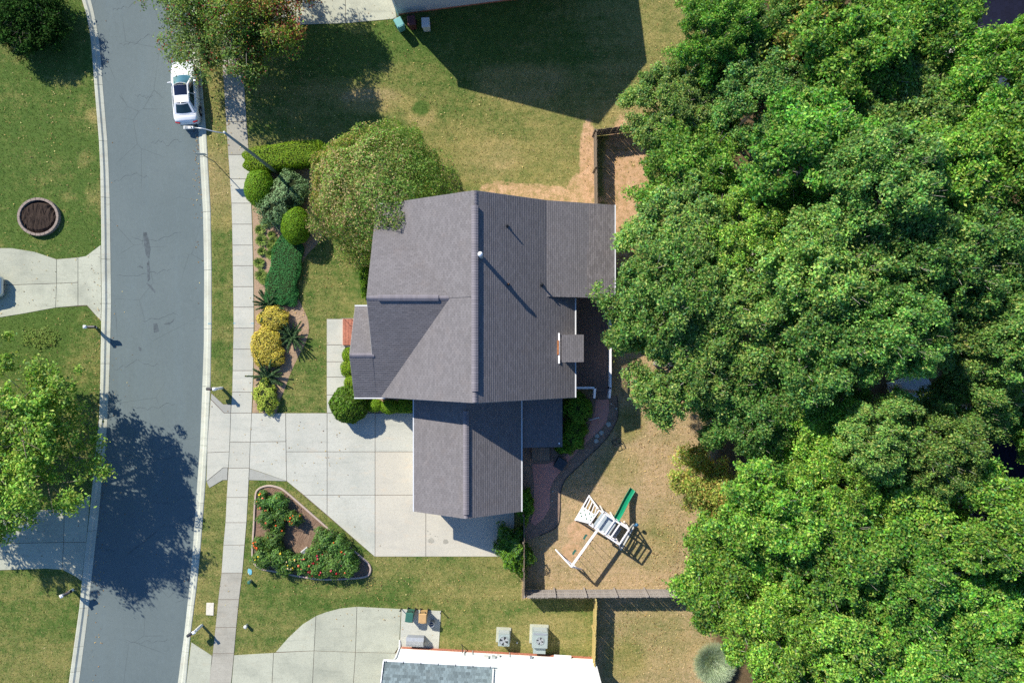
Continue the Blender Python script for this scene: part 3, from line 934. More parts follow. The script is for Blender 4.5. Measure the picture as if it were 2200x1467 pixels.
def window(root, c, w, h, facing, trim=None):
    """a framed window on a wall; facing = outward unit vector"""
    c = Vector(c); f = Vector(facing); s_ = Vector((-f.y, f.x, 0))
    fr = MB()
    for a, b, ww, hh in ((-w / 2, 0, 0.09, h + 0.18), (w / 2, 0, 0.09, h + 0.18), (0, h / 2, w, 0.09), (0, -h / 2, w + 0.15, 0.11), (0, 0, w, 0.05)):
        p = c + s_ * a + Vector((0, 0, b)) + f * 0.03
        dx = abs(s_.x) * ww + abs(f.x) * 0.07; dy = abs(s_.y) * ww + abs(f.y) * 0.07
        fr.box(p, (dx, dy, hh))
    wo = fr.build('window', trim or M['white'], root)
    p = c + f * 0.008
    MB().box(p, (abs(s_.x) * w + abs(f.x) * 0.02, abs(s_.y) * w + abs(f.y) * 0.02, h)).build('pane', M['pane'], wo)
    return wo


def siding_wall(root, name, poly3, mat, out, thick=0.12, board=0.18):
    """a wall of lap siding: poly3 is an upright polygon (bottom edge first); boards lap outwards"""
    pts = [Vector(p) for p in poly3]; out = Vector(out).normalized()
    k = len(pts)
    mbx = MB().add([tuple(p) for p in pts] + [tuple(p - out * thick) for p in pts], [tuple(range(k)), tuple(range(k, 2 * k))[::-1]] + [(i, (i + 1) % k, k + (i + 1) % k, k + i) for i in range(k)])
    wall = mbx.build(name, mat, root)
    U = (pts[1] - pts[0]).normalized(); O = pts[0]
    uv = [((p - O).dot(U), p.z) for p in pts]
    z = min(q[1] for q in uv); zmax = max(q[1] for q in uv)
    VS = []; FS = []
    w = worldloc(wall)

    def span(v):
        us = []
        for i in range(k):
            (u0, v0), (u1, v1) = uv[i], uv[(i + 1) % k]
            if abs(v1 - v0) < 1e-9: continue
            t = (v - v0) / (v1 - v0)
            if -1e-7 <= t <= 1 + 1e-7: us.append(u0 + t * (u1 - u0))
        return (min(us), max(us)) if us else None
    while z < zmax - 0.02:
        z1 = min(z + board, zmax)
        s0 = span(z + 1e-4); s1 = span(z1 - 1e-4)
        if s0 and s1:
            i = len(VS)
            for u, zz, o_ in ((s0[0], z, 0.022), (s0[1], z, 0.022), (s1[1], z1, 0.004), (s1[0], z1, 0.004), (s0[0], z, 0.002), (s0[1], z, 0.002)):
                p = Vector((O.x, O.y, 0)) + U * u + out * o_; VS.append((p.x - w.x, p.y - w.y, zz - w.z))
            FS += [(i, i + 1, i + 2, i + 3), (i + 4, i + 5, i + 1, i)]
        z = z1
    m = bpy.data.meshes.new('siding'); m.from_pydata(VS, [], FS); m.update(); m.materials.append(mat)
    o = link(bpy.data.objects.new('siding', m)); o.parent = wall; o['kind'] = 'stuff'
    return wall


# ------------------------------------------------------------------ the house
HX, HY = -2.37, 2.85
HR, HE = 8.5, 4.1
YS, YN = -3.92, 9.62
XE, XW, XG, XP = 4.41, -9.2, -9.5, -11.05
WR = 7.42; VX = -4.03
house = empty('house', (HX, HY, 0), label='large two storey house with grey shingle roof, garage wing and back deck', cat='house')
sh = M['shingle']
rp_e = roof_plane(house, 'roof_east', [(XE, YS, HE), (XE, YN, HE), (HX, YN, HR), (HX, YS, HR)], sh, (0, 1, 0))
roof_plane(house, 'roof_west', [(XW, YS, HE), (HX, YS, HR), (HX, HY + .02, HR), (VX, HY + .02, WR)], sh, (0, 1, 0))
roof_plane(house, 'roof_west', [(XW, YN, HE), (VX, HY, WR), (HX, HY, HR), (HX, YN, HR)], sh, (0, 1, 0))
rp_s = roof_plane(house, 'roof_front_south', [(XG, YS, HE), (XW, YS, HE), (VX, HY, WR), (XG, HY, WR)], sh, (1, 0, 0))
roof_plane(house, 'roof_front_north', [(XG, YN, HE), (XG, HY, WR), (VX, HY, WR), (XW, YN, HE)], sh, (1, 0, 0))
PY, PZ = -0.93, 5.59
roof_plane(house, 'roof_porch_south', [(XP, YS, HE), (XG + .01, YS, HE), (XG + .01, PY, PZ), (XP, PY, PZ)], sh, (1, 0, 0))
rp_p = roof_plane(house, 'roof_porch_north', [(XP, 2.47, 3.92), (XP, PY, PZ), (XG, PY, PZ), (XG, 2.47, 3.92)], sh, (1, 0, 0))
SXB, SXE, SZB, SZE, SYS = 2.38, 7.23, 5.43, 3.82, 3.05
rp_sun = roof_plane(house, 'roof_sunroom', [(SXE, SYS, SZE), (SXE, YN, SZE), (SXB, YN, SZB), (SXB, SYS, SZB)], sh, (0, 1, 0), singles=300)
GW, GE, GRX, GHE, GHR, GYS = -7.03, 0.66, -3.17, 2.95, 5.0, -12.2
rp_g = roof_plane(house, 'roof_garage_west', [(GW, GYS, GHE), (GRX, GYS, GHR), (GRX, YS + .3, GHR), (GW, YS + .3, GHE)], sh, (0, 1, 0))
roof_plane(house, 'roof_garage_east', [(GE, GYS, GHE), (GE, YS + .3, GHE), (GRX, YS + .3, GHR), (GRX, GYS, GHR)], sh, (0, 1, 0))
roof_plane(house, 'roof_lean_to', [(3.66, -7.66, 2.35), (3.66, -4.0, 2.35), (GE + .02, -4.0, 2.75), (GE + .02, -7.66, 2.75)], sh, (0, 1, 0))
# chimney chase with its own small roof
roof_plane(house, 'roof_chase', [(4.90, -1.41, 5.28), (4.90, 0.47, 5.28), (3.40, 0.47, 5.62), (3.40, -1.41, 5.62)], sh, (0, 1, 0))
# ridge vents and cap shingles
for a, b, drop, nm in (((HX, YS + 0.75, HR + .075), (HX, YN - 1.0, HR + .075), 0.15, 'ridge_vent'),):
    ridge_caps(rp_e, (HX, YS + 0.05, HR), (HX, YS + .75, HR), 0.16, 0.10, M['shingle_cap'], lift=0.02)
    ridge_caps(rp_e, (HX, YN - 1.0, HR), (HX, YN - .05, HR), 0.16, 0.10, M['shingle_cap'], lift=0.02)
    v = MB(); hw = 0.20
    v.add([(HX - hw, a[1], HR - .06), (HX + hw, a[1], HR - .06), (HX + hw, a[1], HR), (HX, a[1], HR + .09), (HX - hw, a[1], HR),
           (HX - hw, b[1], HR - .06), (HX + hw, b[1], HR - .06), (HX + hw, b[1], HR), (HX, b[1], HR + .09), (HX - hw, b[1], HR)],
          [(0, 1, 2, 3, 4), (9, 8, 7, 6, 5), (1, 6, 7, 2), (2, 7, 8, 3), (3, 8, 9, 4), (4, 9, 5, 0), (0, 5, 6, 1)])
    v.build('ridge_vent', M['shingle_deck'], rp_e)
    ridge_caps(rp_e, (HX, a[1], HR + .09), (HX, b[1], HR + .09), 0.215, 0.10, M['shingle_cap'], lift=0.012)
v = MB()
xa, xb = G(812, 643, WR).x, G(941, 643, WR).x
v.add([(xa, HY - .19, WR - .06), (xa, HY + .19, WR - .06), (xa, HY + .19, WR), (xa, HY, WR + .09), (xa, HY - .19, WR), (xb, HY - .19, WR - .06), (xb, HY + .19, WR - .06), (xb, HY + .19, WR), (xb, HY, WR + .09), (xb, HY - .19, WR)],
      [(0, 1, 2, 3, 4), (9, 8, 7, 6, 5), (1, 6, 7, 2), (2, 7, 8, 3), (3, 8, 9, 4), (4, 9, 5, 0), (0, 5, 6, 1)])
v.build('ridge_vent', M['shingle_deck'], rp_s)
ridge_caps(rp_s, (xa, HY, WR + .09), (xb, HY, WR + .09), 0.205, 0.10, M['shingle_cap'], lift=0.012)
ridge_caps(rp_s, (XG, HY, WR), (xa, HY, WR), 0.15, 0.075, M['shingle_cap'])
ridge_caps(rp_s, (xb, HY, WR), (VX - .1, HY, WR), 0.15, 0.075, M['shingle_cap'])
ridge_caps(rp_p, (XP, PY, PZ), (XG + .1, PY, PZ), 0.15, 0.075, M['shingle_cap'])
v = MB()
v.add([(GRX - .19, GYS + .3, GHR - .06), (GRX + .19, GYS + .3, GHR - .06), (GRX + .19, GYS + .3, GHR), (GRX, GYS + .3, GHR + .09), (GRX - .19, GYS + .3, GHR), (GRX - .19, YS - .9, GHR - .06), (GRX + .19, YS - .9, GHR - .06), (GRX + .19, YS - .9, GHR), (GRX, YS - .9, GHR + .09), (GRX - .19, YS - .9, GHR)],
      [(0, 1, 2, 3, 4), (9, 8, 7, 6, 5), (1, 6, 7, 2), (2, 7, 8, 3), (3, 8, 9, 4), (4, 9, 5, 0), (0, 5, 6, 1)])
v.build('ridge_vent', M['shingle_deck'], rp_g)
ridge_caps(rp_g, (GRX, GYS + .3, GHR + .09), (GRX, YS - .9, GHR + .09), 0.205, 0.10, M['shingle_cap'], lift=0.012)
ridge_caps(rp_g, (GRX, GYS + .02, GHR), (GRX, GYS + .3, GHR), 0.15, 0.08, M['shingle_cap'])
# walls
sd = M['siding_c']
siding_wall(house, 'wall_south', [(XG + .4, YS + .35, 0), (XE - .4, YS + .35, 0), (XE - .4, YS + .35, HE + .1), (HX, YS + .35, HR - .2), (XW, YS + .35, HE), (XG + .4, YS + .35, HE)], sd, (0, -1, 0))
siding_wall(house, 'wall_north', [(XE - .4, YN - .35, 0), (XG + .4, YN - .35, 0), (XG + .4, YN - .35, HE), (XW, YN - .35, HE), (HX, YN - .35, HR - .2), (XE - .4, YN - .35, HE + .1)], sd, (0, 1, 0))
siding_wall(house, 'wall_east', [(XE - .4, YS + .35, 0), (XE - .4, YN - .35, 0), (XE - .4, YN - .35, HE + .15), (XE - .4, YS + .35, HE + .15)], sd, (1, 0, 0))
siding_wall(house, 'wall_west', [(XG + .4, YN - .35, 0), (XG + .4, YS + .35, 0), (XG + .4, YS + .35, HE + .1), (XG + .4, HY, WR - .2), (XG + .4, YN - .35, HE + .1)], sd, (-1, 0, 0))
siding_wall(house, 'wall_porch_west', [(XP + .4, PY + .6, 0), (XP + .4, YS + .35, 0), (XP + .4, YS + .35, HE + .1), (XP + .4, PY, PZ - .2), (XP + .4, PY + .6, PZ - .45)], sd, (-1, 0, 0))
siding_wall(house, 'wall_porch_south', [(XP + .4, YS + .36, 0), (XG + .4, YS + .36, 0), (XG + .4, YS + .36, HE), (XP + .4, YS + .36, HE)], sd, (0, -1, 0))
siding_wall(house, 'wall_sunroom_east', [(SXE - .35, SYS + .3, 0), (SXE - .35, YN - .35, 0), (SXE - .35, YN - .35, SZE), (SXE - .35, SYS + .3, SZE)], sd, (1, 0, 0))
siding_wall(house, 'wall_sunroom_south', [(XE - .45, SYS + .3, 0), (SXE - .35, SYS + .3, 0), (SXE - .35, SYS + .3, SZE), (XE - .45, SYS + .3, SZE + .9)], sd, (0, -1, 0))
siding_wall(house, 'wall_sunroom_north', [(SXE - .35, YN - .36, 0), (XE - .45, YN - .36, 0), (XE - .45, YN - .36, SZE + .9), (SXE - .35, YN - .36, SZE)], sd, (0, 1, 0))
siding_wall(house, 'wall_garage_south', [(GW + .35, GYS + .3, 0), (GE - .3, GYS + .3, 0), (GE - .3, GYS + .3, GHE), (GRX, GYS + .3, GHR - .15), (GW + .35, GYS + .3, GHE)], sd, (0, -1, 0))
siding_wall(house, 'wall_garage_west', [(GW + .35, YS + .3, 0), (GW + .35, GYS + .3, 0), (GW + .35, GYS + .3, GHE), (GW + .35, YS + .3, GHE)], sd, (-1, 0, 0))
siding_wall(house, 'wall_garage_east', [(GE - .3, GYS + .3, 0), (GE - .3, YS + .3, 0), (GE - .3, YS + .3, GHE), (GE - .3, GYS + .3, GHE)], sd, (1, 0, 0))
for q in range(2):
    gd = MB(); yy = -6.3 - q * 3.4
    gd.box((GW + .33, yy, 1.12), (0.06, 2.6, 2.2)); g_ = gd.build('garage_door', M['white'], house)
    for k in range(4):
        MB().box((GW + .29, yy, 0.30 + k * 0.54), (0.03, 2.5, 0.48)).build('panel', M['white'], g_)
siding_wall(house, 'chase_wall', [(3.5, -1.25, 0.6), (4.75, -1.25, 0.6), (4.75, -1.25, 5.2), (3.5, -1.25, 5.5)], sd, (0, -1, 0))
siding_wall(house, 'chase_wall', [(4.75, -1.25, 0.6), (4.75, 0.32, 0.6), (4.75, 0.32, 5.2), (4.75, -1.25, 5.2)], sd, (1, 0, 0))
siding_wall(house, 'chase_wall', [(4.75, 0.32, 0.6), (3.5, 0.32, 0.6), (3.5, 0.32, 5.5), (4.75, 0.32, 5.2)], sd, (0, 1, 0))
siding_wall(house, 'chase_wall', [(3.5, 0.32, 4.2), (3.5, -1.25, 4.2), (3.5, -1.25, 5.5), (3.5, 0.32, 5.5)], M['white'], (-1, 0, 0))
MB().box((3.24, -0.47, HR - .65 * (3.24 - HX) + 0.06), (0.10, 2.1, 0.05)).build('flashing', M['white'], house)
MB().box((3.17, -0.42, HR - .65 * (3.17 - HX) + 0.075), (0.13, 1.0, 0.03)).build('rust_streak', M['rust'], house)
# lean-to posts and back wall
for x in (1.2, 3.4):
    MB().box((x, -7.4, 1.2), (0.14, 0.14, 2.4)).build('post', M['white'], house)
siding_wall(house, 'lean_to_wall', [(3.5, -7.3, 0), (3.5, -4.1, 0), (3.5, -4.1, 2.25), (3.5, -7.3, 2.25)], sd, (1, 0, 0))
# fascia and gutters
for a, b, w_ in (((XE + .05, YS, HE - .03), (XE + .05, SYS, HE - .03), .11), ((SXE + .05, SYS, SZE - .03), (SXE + .05, YN, SZE - .03), .10), ((GW - .05, GYS, GHE - .03), (GW - .05, YS - .02, GHE - .03), .11), ((GE + .05, GYS, GHE - .03), (GE + .05, YS - .1, GHE - .03), .11),
                 ((XP - .02, YS - .05, HE - .02), (XW + .3, YS - .05, HE - .02), .10), ((XP - .02, 2.52, 3.9), (XG, 2.52, 3.9), .12), ((XG, YN + .05, HE - .02), (XW + .3, YN + .05, HE - .02), .10)):
    MB().bar(a, b, w_ * .75, 0.12).build('gutter', M['gutter'], house)
for a, b in (((XE, YS - .015, HE - .1), (HX, YS - .015, HR - .1)), ((HX, YS - .015, HR - .1), (XW, YS - .015, HE - .1)), ((XE, YN + .015, HE - .1), (HX, YN + .015, HR - .1)), ((XG - .015, YN, HE - .1), (XG - .015, HY, WR - .1)), ((XG - .015, HY, WR - .1), (XG - .015, PY, PZ - .02)),
             ((XP - .015, 2.47, 3.84), (XP - .015, PY, PZ - .08)), ((XP - .015, PY, PZ - .08), (XP - .015, YS, HE - .08)), ((GW, GYS - .015, GHE - .1), (GRX, GYS - .015, GHR - .1)), ((GRX, GYS - .015, GHR - .1), (GE, GYS - .015, GHE - .1))):
    MB().bar(Vector(a) - Vector((0, 0, .06)), Vector(b) - Vector((0, 0, .06)), 0.02, 0.14).build('rake_board', M['siding_c'], house)
MB().tube([(GE + .02, -7.9, 2.7), (GE - .1, -7.9, 2.4), (GE - .22, -7.9, 2.1), (GE - .22, -7.9, .1)], 0.045, 6).build('downspout', M['white'], house)
# roof pipes
for nm, (x, y), hz, rr, mt in (('flue_pipe', (-1.97, 5.42), 1.35, 0.13, 'white'), ('vent_pipe', G(1089, 486, 7.1)[:2], 0.45, 0.05, 'black'), ('vent_pipe', G(1163, 611, 5.9)[:2], 0.55, 0.06, 'black'), ('vent_pipe', G(1092, 611, 7.1)[:2], 0.22, 0.04, 'rust')):
    z0 = HR - .65 * (x - HX)
    p = MB().tube([(x, y, z0 - .1), (x, y, z0 + hz)], rr, 12).build(nm, M['grey_metal'] if nm == 'flue_pipe' else M[mt], house)
    if nm == 'flue_pipe':
        MB().lathe([(0.0, 0.16), (0.09, 0.15), (0.155, 0.06), (0.16, 0.0), (0.13, -0.05)], (x, y, z0 + hz - .02), 16).build('flue_cap', M['white'], p, smooth=True)
    else:
        MB().lathe([(rr * 2.6, -0.02), (rr * 2.2, 0.05), (rr * 1.05, 0.12)], (x, y, z0), 10).build('pipe_boot', M['black'], p)
# windows that a lower view would show
for c, w_, h_, f in (((XG + .4, 6.5, 2.2), 1.0, 1.5, (-1, 0, 0)), ((XG + .4, 4.4, 2.2), 1.0, 1.5, (-1, 0, 0)), ((XG + .4, 2.9, 5.2), 1.0, 1.2, (-1, 0, 0)), ((XP + .4, -2.2, 2.0), 1.2, 1.5, (-1, 0, 0)), ((XE - .4, -2.6, 2.2), 1.0, 1.3, (1, 0, 0)), ((SXE - .35, 5, 2.2), 1.4, 1.4, (1, 0, 0)), ((SXE - .35, 7.6, 2.2), 1.4, 1.4, (1, 0, 0)), ((-8.2, YS + .35, 2.0), 1.0, 1.5, (0, -1, 0))):
    window(house, c, w_, h_, f)
dr = MB().box((XG + .38, 0.9, 1.55), (0.06, 1.0, 2.1)).build('front_door', M['maroon_pl'], house)
MB().box((XG + .33, 0.55, 1.5), (0.05, 0.04, 0.12)).build('handle', M['metal'], dr)
for y in (2.25, ):
    MB().box((XP + .45, y, 2.1), (0.2, 0.2, 3.7)).build('porch_post', M['white'], house)
MB().box(((XP + .3 + XG) / 2 + .2, 0.95, 0.25), (1.9, 2.9, 0.5)).build('porch_floor', M['conc_dark'], house)
# brick steps with separate bricks on the landing
st = MB().box((*G(752, 713)[:2], 0.17), (1.05, 1.98, 0.33)).build('brick_steps', M['mortar'], house)
bx0, by0 = G(739, 741).x, G(739, 741).y
bm_ = MB().box((0, 0, 0), (0.205, 0.068, 0.05))
bmesh_brick = bm_.mesh('brick'); bmesh_brick.materials.append(M['brick'])
for i in range(25):
    for j in range(4):
        inst(bmesh_brick, 'brick', st, Vector((bx0 + .11 + j * 0.222, by0 + .04 + i * 0.079, 0.335)) - worldloc(st), (0, 0, random.uniform(-.02, .02)))
for y in (G(0, 685).y, G(0, 744).y):
    rl = MB().tube([(bx0 + .0, y, .9), (bx0 + 1.2, y, 1.25)], 0.022, 6).build('step_rail', M['black'], house)
    for k in range(3):
        MB().tube([(bx0 + .1 + k * .5, y, .1), (bx0 + .1 + k * .5, y, .93 + k * .14)], 0.014, 5).build('baluster', M['black'], rl)

# deck
deck = empty('deck', (5.8, -0.2, 0), label='dark brown back deck with white railing beside the house', cat='deck')
DX0, DX1, DY0, DY1, DZ = XE - .38, 7.30, -3.45, SYS + .28, 0.78
nb = int((DX1 - DX0) / 0.143)
bmD = MB().box((0, 0, 0), (0.137, DY1 - DY0, 0.035)).mesh('deck_board'); bmD.materials.append(M['deck'])
for i in range(nb):
    inst(bmD, 'deck_board', deck, Vector((DX0 + 0.07 + i * 0.143, (DY0 + DY1) / 2, DZ)) - worldloc(deck))
for y in np.linspace(DY0 + .1, DY1 - .1, 5):
    MB().box(((DX0 + DX1) / 2, y, DZ - .12), (DX1 - DX0, 0.05, 0.19)).build('joist', M['deck'], deck)
for y in (DY0 + .1, -0.3, DY1 - .2):
    for x in (5.0, 7.2):
        MB().box((x, y, .3), (0.12, 0.12, 0.6)).build('deck_post', M['deck'], deck)


def railing(a, b, drop=0.0, cap=0.15):
    a = Vector(a); b = Vector(b)
    hi = Vector((0, 0, 1.0)); lo = Vector((0, 0, 0.12))
    r = MB().bar(a + hi, b + hi, cap, 0.05).build('top_rail', M['pink_white'], deck)
    MB().bar(a + lo, b + lo, 0.05, 0.08).build('bottom_rail', M['pink_white'], r)
    k = max(2, int((b - a).length / 0.125))
    for i in range(1, k):
        p = a.lerp(b, i / k)
        MB().box((p.x, p.y, p.z + .55), (0.036, 0.036, 0.86)).build('baluster', M['pink_white'], r)
    for p in (a, b):
        MB().box((p.x, p.y, p.z + .5), (0.11, 0.11, 1.06)).build('rail_post', M['pink_white'], deck)


railing((DX1 - .06, DY1 - .3, DZ), (DX1 - .06, DY0, DZ))
railing((XE - .3, DY0 + .05, DZ), (6.12, DY0 + .05, DZ))
railing((DX1 - .06, DY0, DZ), (DX1 - .06, DY0 - .72, 0.28))
railing((6.12, DY0 + .05, DZ), (6.12, DY0 - .72, 0.28))
for k in range(3):
    MB().box((6.7, DY0 - .14 - k * .26, DZ - .19 - k * .2), (1.08, 0.28, 0.045)).build('stair_tread', M['deck'], deck)
step_box = empty('wooden_step', (*G(1161, 973)[:2], 0), label='weathered plank step at the lean-to behind the garage', cat='step')
for i in range(9):
    c = G(1145 + i * 4.2, 975, .3)
    MB().box((c.x, c.y, 0.27), (0.138, 0.95, 0.04)).build('plank', M['plank'], step_box)
c = G(1161, 975, .2); MB().box((c.x, c.y, 0.12), (1.2, 0.85, 0.22)).build('frame', M['plank'], step_box)


# ------------------------------------------------------------------ neighbouring houses
def place(o, loc, rz):
    o.location = loc; o.rotation_euler = (0, 0, rz)


nh = empty('house', label='pale grey sided house at the top edge casting the big gabled shadow', cat='house')
W_, HE2, HR2, D_ = 13.9, 5.15, 8.95, 13.0
roof_plane(nh, 'roof_west', [(-.3, -.35, HE2), (W_ / 2, -.35, HR2), (W_ / 2, D_, HR2), (-.3, D_, HE2)], M['shingle'], (0, 1, 0), expo=0.3, tab=0.6)
roof_plane(nh, 'roof_east', [(W_ + .3, -.35, HE2), (W_ + .3, D_, HE2), (W_ / 2, D_, HR2), (W_ / 2, -.35, HR2)], M['shingle'], (0, 1, 0), expo=0.3, tab=0.6)
siding_wall(nh, 'wall_south', [(0, 0, .25), (W_, 0, .25), (W_, 0, HE2), (W_ / 2, 0, HR2 - .2), (0, 0, HE2)], M['siding_g'], (0, -1, 0))
siding_wall(nh, 'wall_west', [(0, D_, .25), (0, 0, .25), (0, 0, HE2), (0, D_, HE2)], M['siding_g'], (-1, 0, 0))
siding_wall(nh, 'wall_east', [(W_, 0, .25), (W_, D_, .25), (W_, D_, HE2), (W_, 0, HE2)], M['siding_g'], (1, 0, 0))
MB().box((W_ / 2, D_ / 2, .12), (W_ + .04, D_, .26)).build('foundation', M['brick'], nh)
MB().box((-0.02, -0.02, 2.6), (.12, .12, 5.0)).build('corner_board', M['white'], nh)
for x in (3.2, 6.9, 10.6):
    window(nh, (x, 0, 4.0), 1.0, 1.4, (0, -1, 0))
place(nh, G(856, 33), math.radians(7.4))

sh2 = empty('house', label='white sided house with teal shingle garage roof at the bottom edge', cat='house')
roof_plane(sh2, 'roof_garage', [(-.75, .2, 2.85), (7.1, .2, 2.85), (7.1, -4.2, 5.0), (-.75, -4.2, 5.0)], M['shingle_teal'], (1, 0, 0), expo=0.2, tab=0.24)
roof_plane(sh2, 'roof_garage', [(-.75, -8.6, 2.85), (-.75, -4.2, 5.0), (7.1, -4.2, 5.0), (7.1, -8.6, 2.85)], M['shingle_teal'], (1, 0, 0), expo=0.3, tab=0.5)
siding_wall(sh2, 'wall_north', [(14.7, 0, .36), (0, 0, .36), (0, 0, 2.8), (7.2, 0, 2.8), (7.2, 0, 5.4), (14.7, 0, 5.4)][::1], M['siding_w'], (0, 1, 0))
siding_wall(sh2, 'wall_west', [(0, 0, .36), (0, -8.4, .36), (0, -8.4, 2.8), (0, 0, 2.8)], M['siding_w'], (-1, 0, 0))
siding_wall(sh2, 'wall_east', [(14.7, -8.4, .36), (14.7, 0, .36), (14.7, 0, 5.4), (14.7, -8.4, 5.4)], M['siding_w'], (1, 0, 0))
siding_wall(sh2, 'wall_upper_west', [(7.2, 0, 2.8), (7.2, -8.4, 2.8), (7.2, -8.4, 5.4), (7.2, 0, 5.4)], M['siding_w'], (-1, 0, 0))
roof_plane(sh2, 'roof_main', [(6.9, .3, 5.35), (15.0, .3, 5.35), (15.0, -4.2, 7.6), (6.9, -4.2, 7.6)], M['shingle_teal'], (1, 0, 0), expo=0.3, tab=0.5)
roof_plane(sh2, 'roof_main', [(6.9, -8.7, 5.35), (6.9, -4.2, 7.6), (15.0, -4.2, 7.6), (15.0, -8.7, 5.35)], M['shingle_teal'], (1, 0, 0), expo=0.3, tab=0.5)
fo = MB().box((7.35, -4.17, .17), (14.62, 8.4, .36)).build('foundation', M['mortar'], sh2)
m_b = MB().box((0, 0, 0), (0.2, 0.035, 0.066)).mesh('brick'); m_b.materials.append(M['brick'])
for r in range(4):
    for i in range(66):
        inst(m_b, 'brick', fo, (0.14 + i * 0.222 + (r % 2) * .1, 0.035, 0.045 + r * 0.084))
gt = MB().bar((-.8, .27, 2.84), (7.15, .27, 2.84), 0.11, 0.1).build('gutter', M['white'], sh2)
for i in range(7):
    MB().box((-.6 + i * 1.25, .22, 2.9), (0.03, 0.16, 0.03)).build('bracket', M['black'], gt)
MB().bar((-.79, .25, 2.86), (-.79, -4.2, 5.02), 0.06, 0.16).build('rake_board', M['white'], sh2)
MB().tube([(-.55, .25, 2.75), (-.14, .06, 2.3), (-.06, .05, 1.9), (-.06, .05, .15), (-.1, .55, .08)], 0.06, 6).build('downspout', M['white'], sh2)
MB().bar((7.13, .08, 2.9), (7.13, .08, 5.4), 0.1, 0.1).build('corner_board', M['white'], sh2)
MB().bar((14.72, .02, .4), (14.72, .02, 5.4), 0.1, 0.1).build('corner_board', M['white'], sh2)
for x, z, w_, h_, mt in ((6.55, 1.1, .35, .42, 'lgrey_pl'), (7.1, 1.0, .28, .36, 'grey_metal'), (7.45, .8, .2, .25, 'lgrey_pl'), (9.9, .75, .2, .22, 'grey_pl')):
    MB().box((x, .09, z), (w_, .16, h_)).build('utility_box', M[mt], sh2)
for x, z in ((4.9, .9), (5.5, .7), (8.3, .8)):
    pb = MB().tube([(x, .06, .1), (x, .06, z), (x, .2, z + .06)], 0.028, 6).build('pipe', M['grey_metal'], sh2)
MB().tube([(4.6, .45, .02), (4.75, .4, .5), (4.75, .12, .75)], 0.03, 6).build('pipe', M['black'], sh2)
MB().box((12.3, .14, .45), (1.3, .2, .1)).build('vent_cover', M['white'], sh2)
place(sh2, G(861, 1389), math.radians(-3.1))


def dark_house(px_, py_, w_, l_, rz, he, hr, label):
    h = empty('house', label=label, cat='house')
    roof_plane(h, 'roof_south', [(-w_ / 2, -l_ / 2, he), (w_ / 2, -l_ / 2, he), (w_ / 2, 0, hr), (-w_ / 2, 0, hr)], M['shingle_tree_shade'], (1, 0, 0), expo=0.25, tab=0.4)
    roof_plane(h, 'roof_north', [(-w_ / 2, l_ / 2, he), (-w_ / 2, 0, hr), (w_ / 2, 0, hr), (w_ / 2, l_ / 2, he)], M['shingle_tree_shade'], (1, 0, 0), expo=0.25, tab=0.4)
    a, b = w_ / 2 - .3, l_ / 2 - .3
    siding_wall(h, 'wall_south', [(-a, -b, 0), (a, -b, 0), (a, -b, he), (-a, -b, he)], M['siding_c'], (0, -1, 0))
    siding_wall(h, 'wall_north', [(a, b, 0), (-a, b, 0), (-a, b, he), (a, b, he)], M['siding_c'], (0, 1, 0))
    siding_wall(h, 'wall_west', [(-a, b, 0), (-a, -b, 0), (-a, -b, he), (-a, 0, hr - .2), (-a, b, he)], M['siding_c'], (-1, 0, 0))
    siding_wall(h, 'wall_east', [(a, -b, 0), (a, b, 0), (a, b, he), (a, 0, hr - .2), (a, -b, he)], M['siding_c'], (1, 0, 0))
    MB().tube([(-w_ * .2, -l_ * .25, (he + hr) / 2 - .1), (-w_ * .2, -l_ * .25, (he + hr) / 2 + .5)], .12, 10).build('vent_pipe', M['lgrey_pl'], h)
    place(h, G(px_, py_), rz)
    return h


dark_house(2150, 30, 12, 10, math.pi / 2 + .1, 3.0, 5.2, 'house with tree shade in its dark roof colour, glimpsed through trees at top right corner')
dark_house(2155, 990, 10, 10, math.pi / 2 + .3, 2.8, 5.0, 'house with tree shade in its dark roof colour, glimpsed through trees at right edge')
shd = empty('garden_shed', label='small pale blue roofed shed glimpsed through a gap in the wood', cat='shed')
for s_ in (-1, 1):
    MB().add([(-1.0, 0, 2.5), (1.0, 0, 2.5), (1.0, s_ * .85, 2.1), (-1.0, s_ * .85, 2.1), (-1.0, 0, 2.44), (1.0, 0, 2.44), (1.0, s_ * .85, 2.04), (-1.0, s_ * .85, 2.04)], [(0, 1, 2, 3), (4, 5, 6, 7), (2, 3, 7, 6), (0, 3, 7, 4), (1, 2, 6, 5)]).build('roof', M['tarp'], shd)
MB().box((0, 0, 1.05), (1.8, 1.5, 2.1)).build('wall', M['siding_g'], shd)
MB().box((0, -.76, .95), (.8, .04, 1.8)).build('door', M['grey_metal'], shd)
place(shd, G(1935, 835), .3)


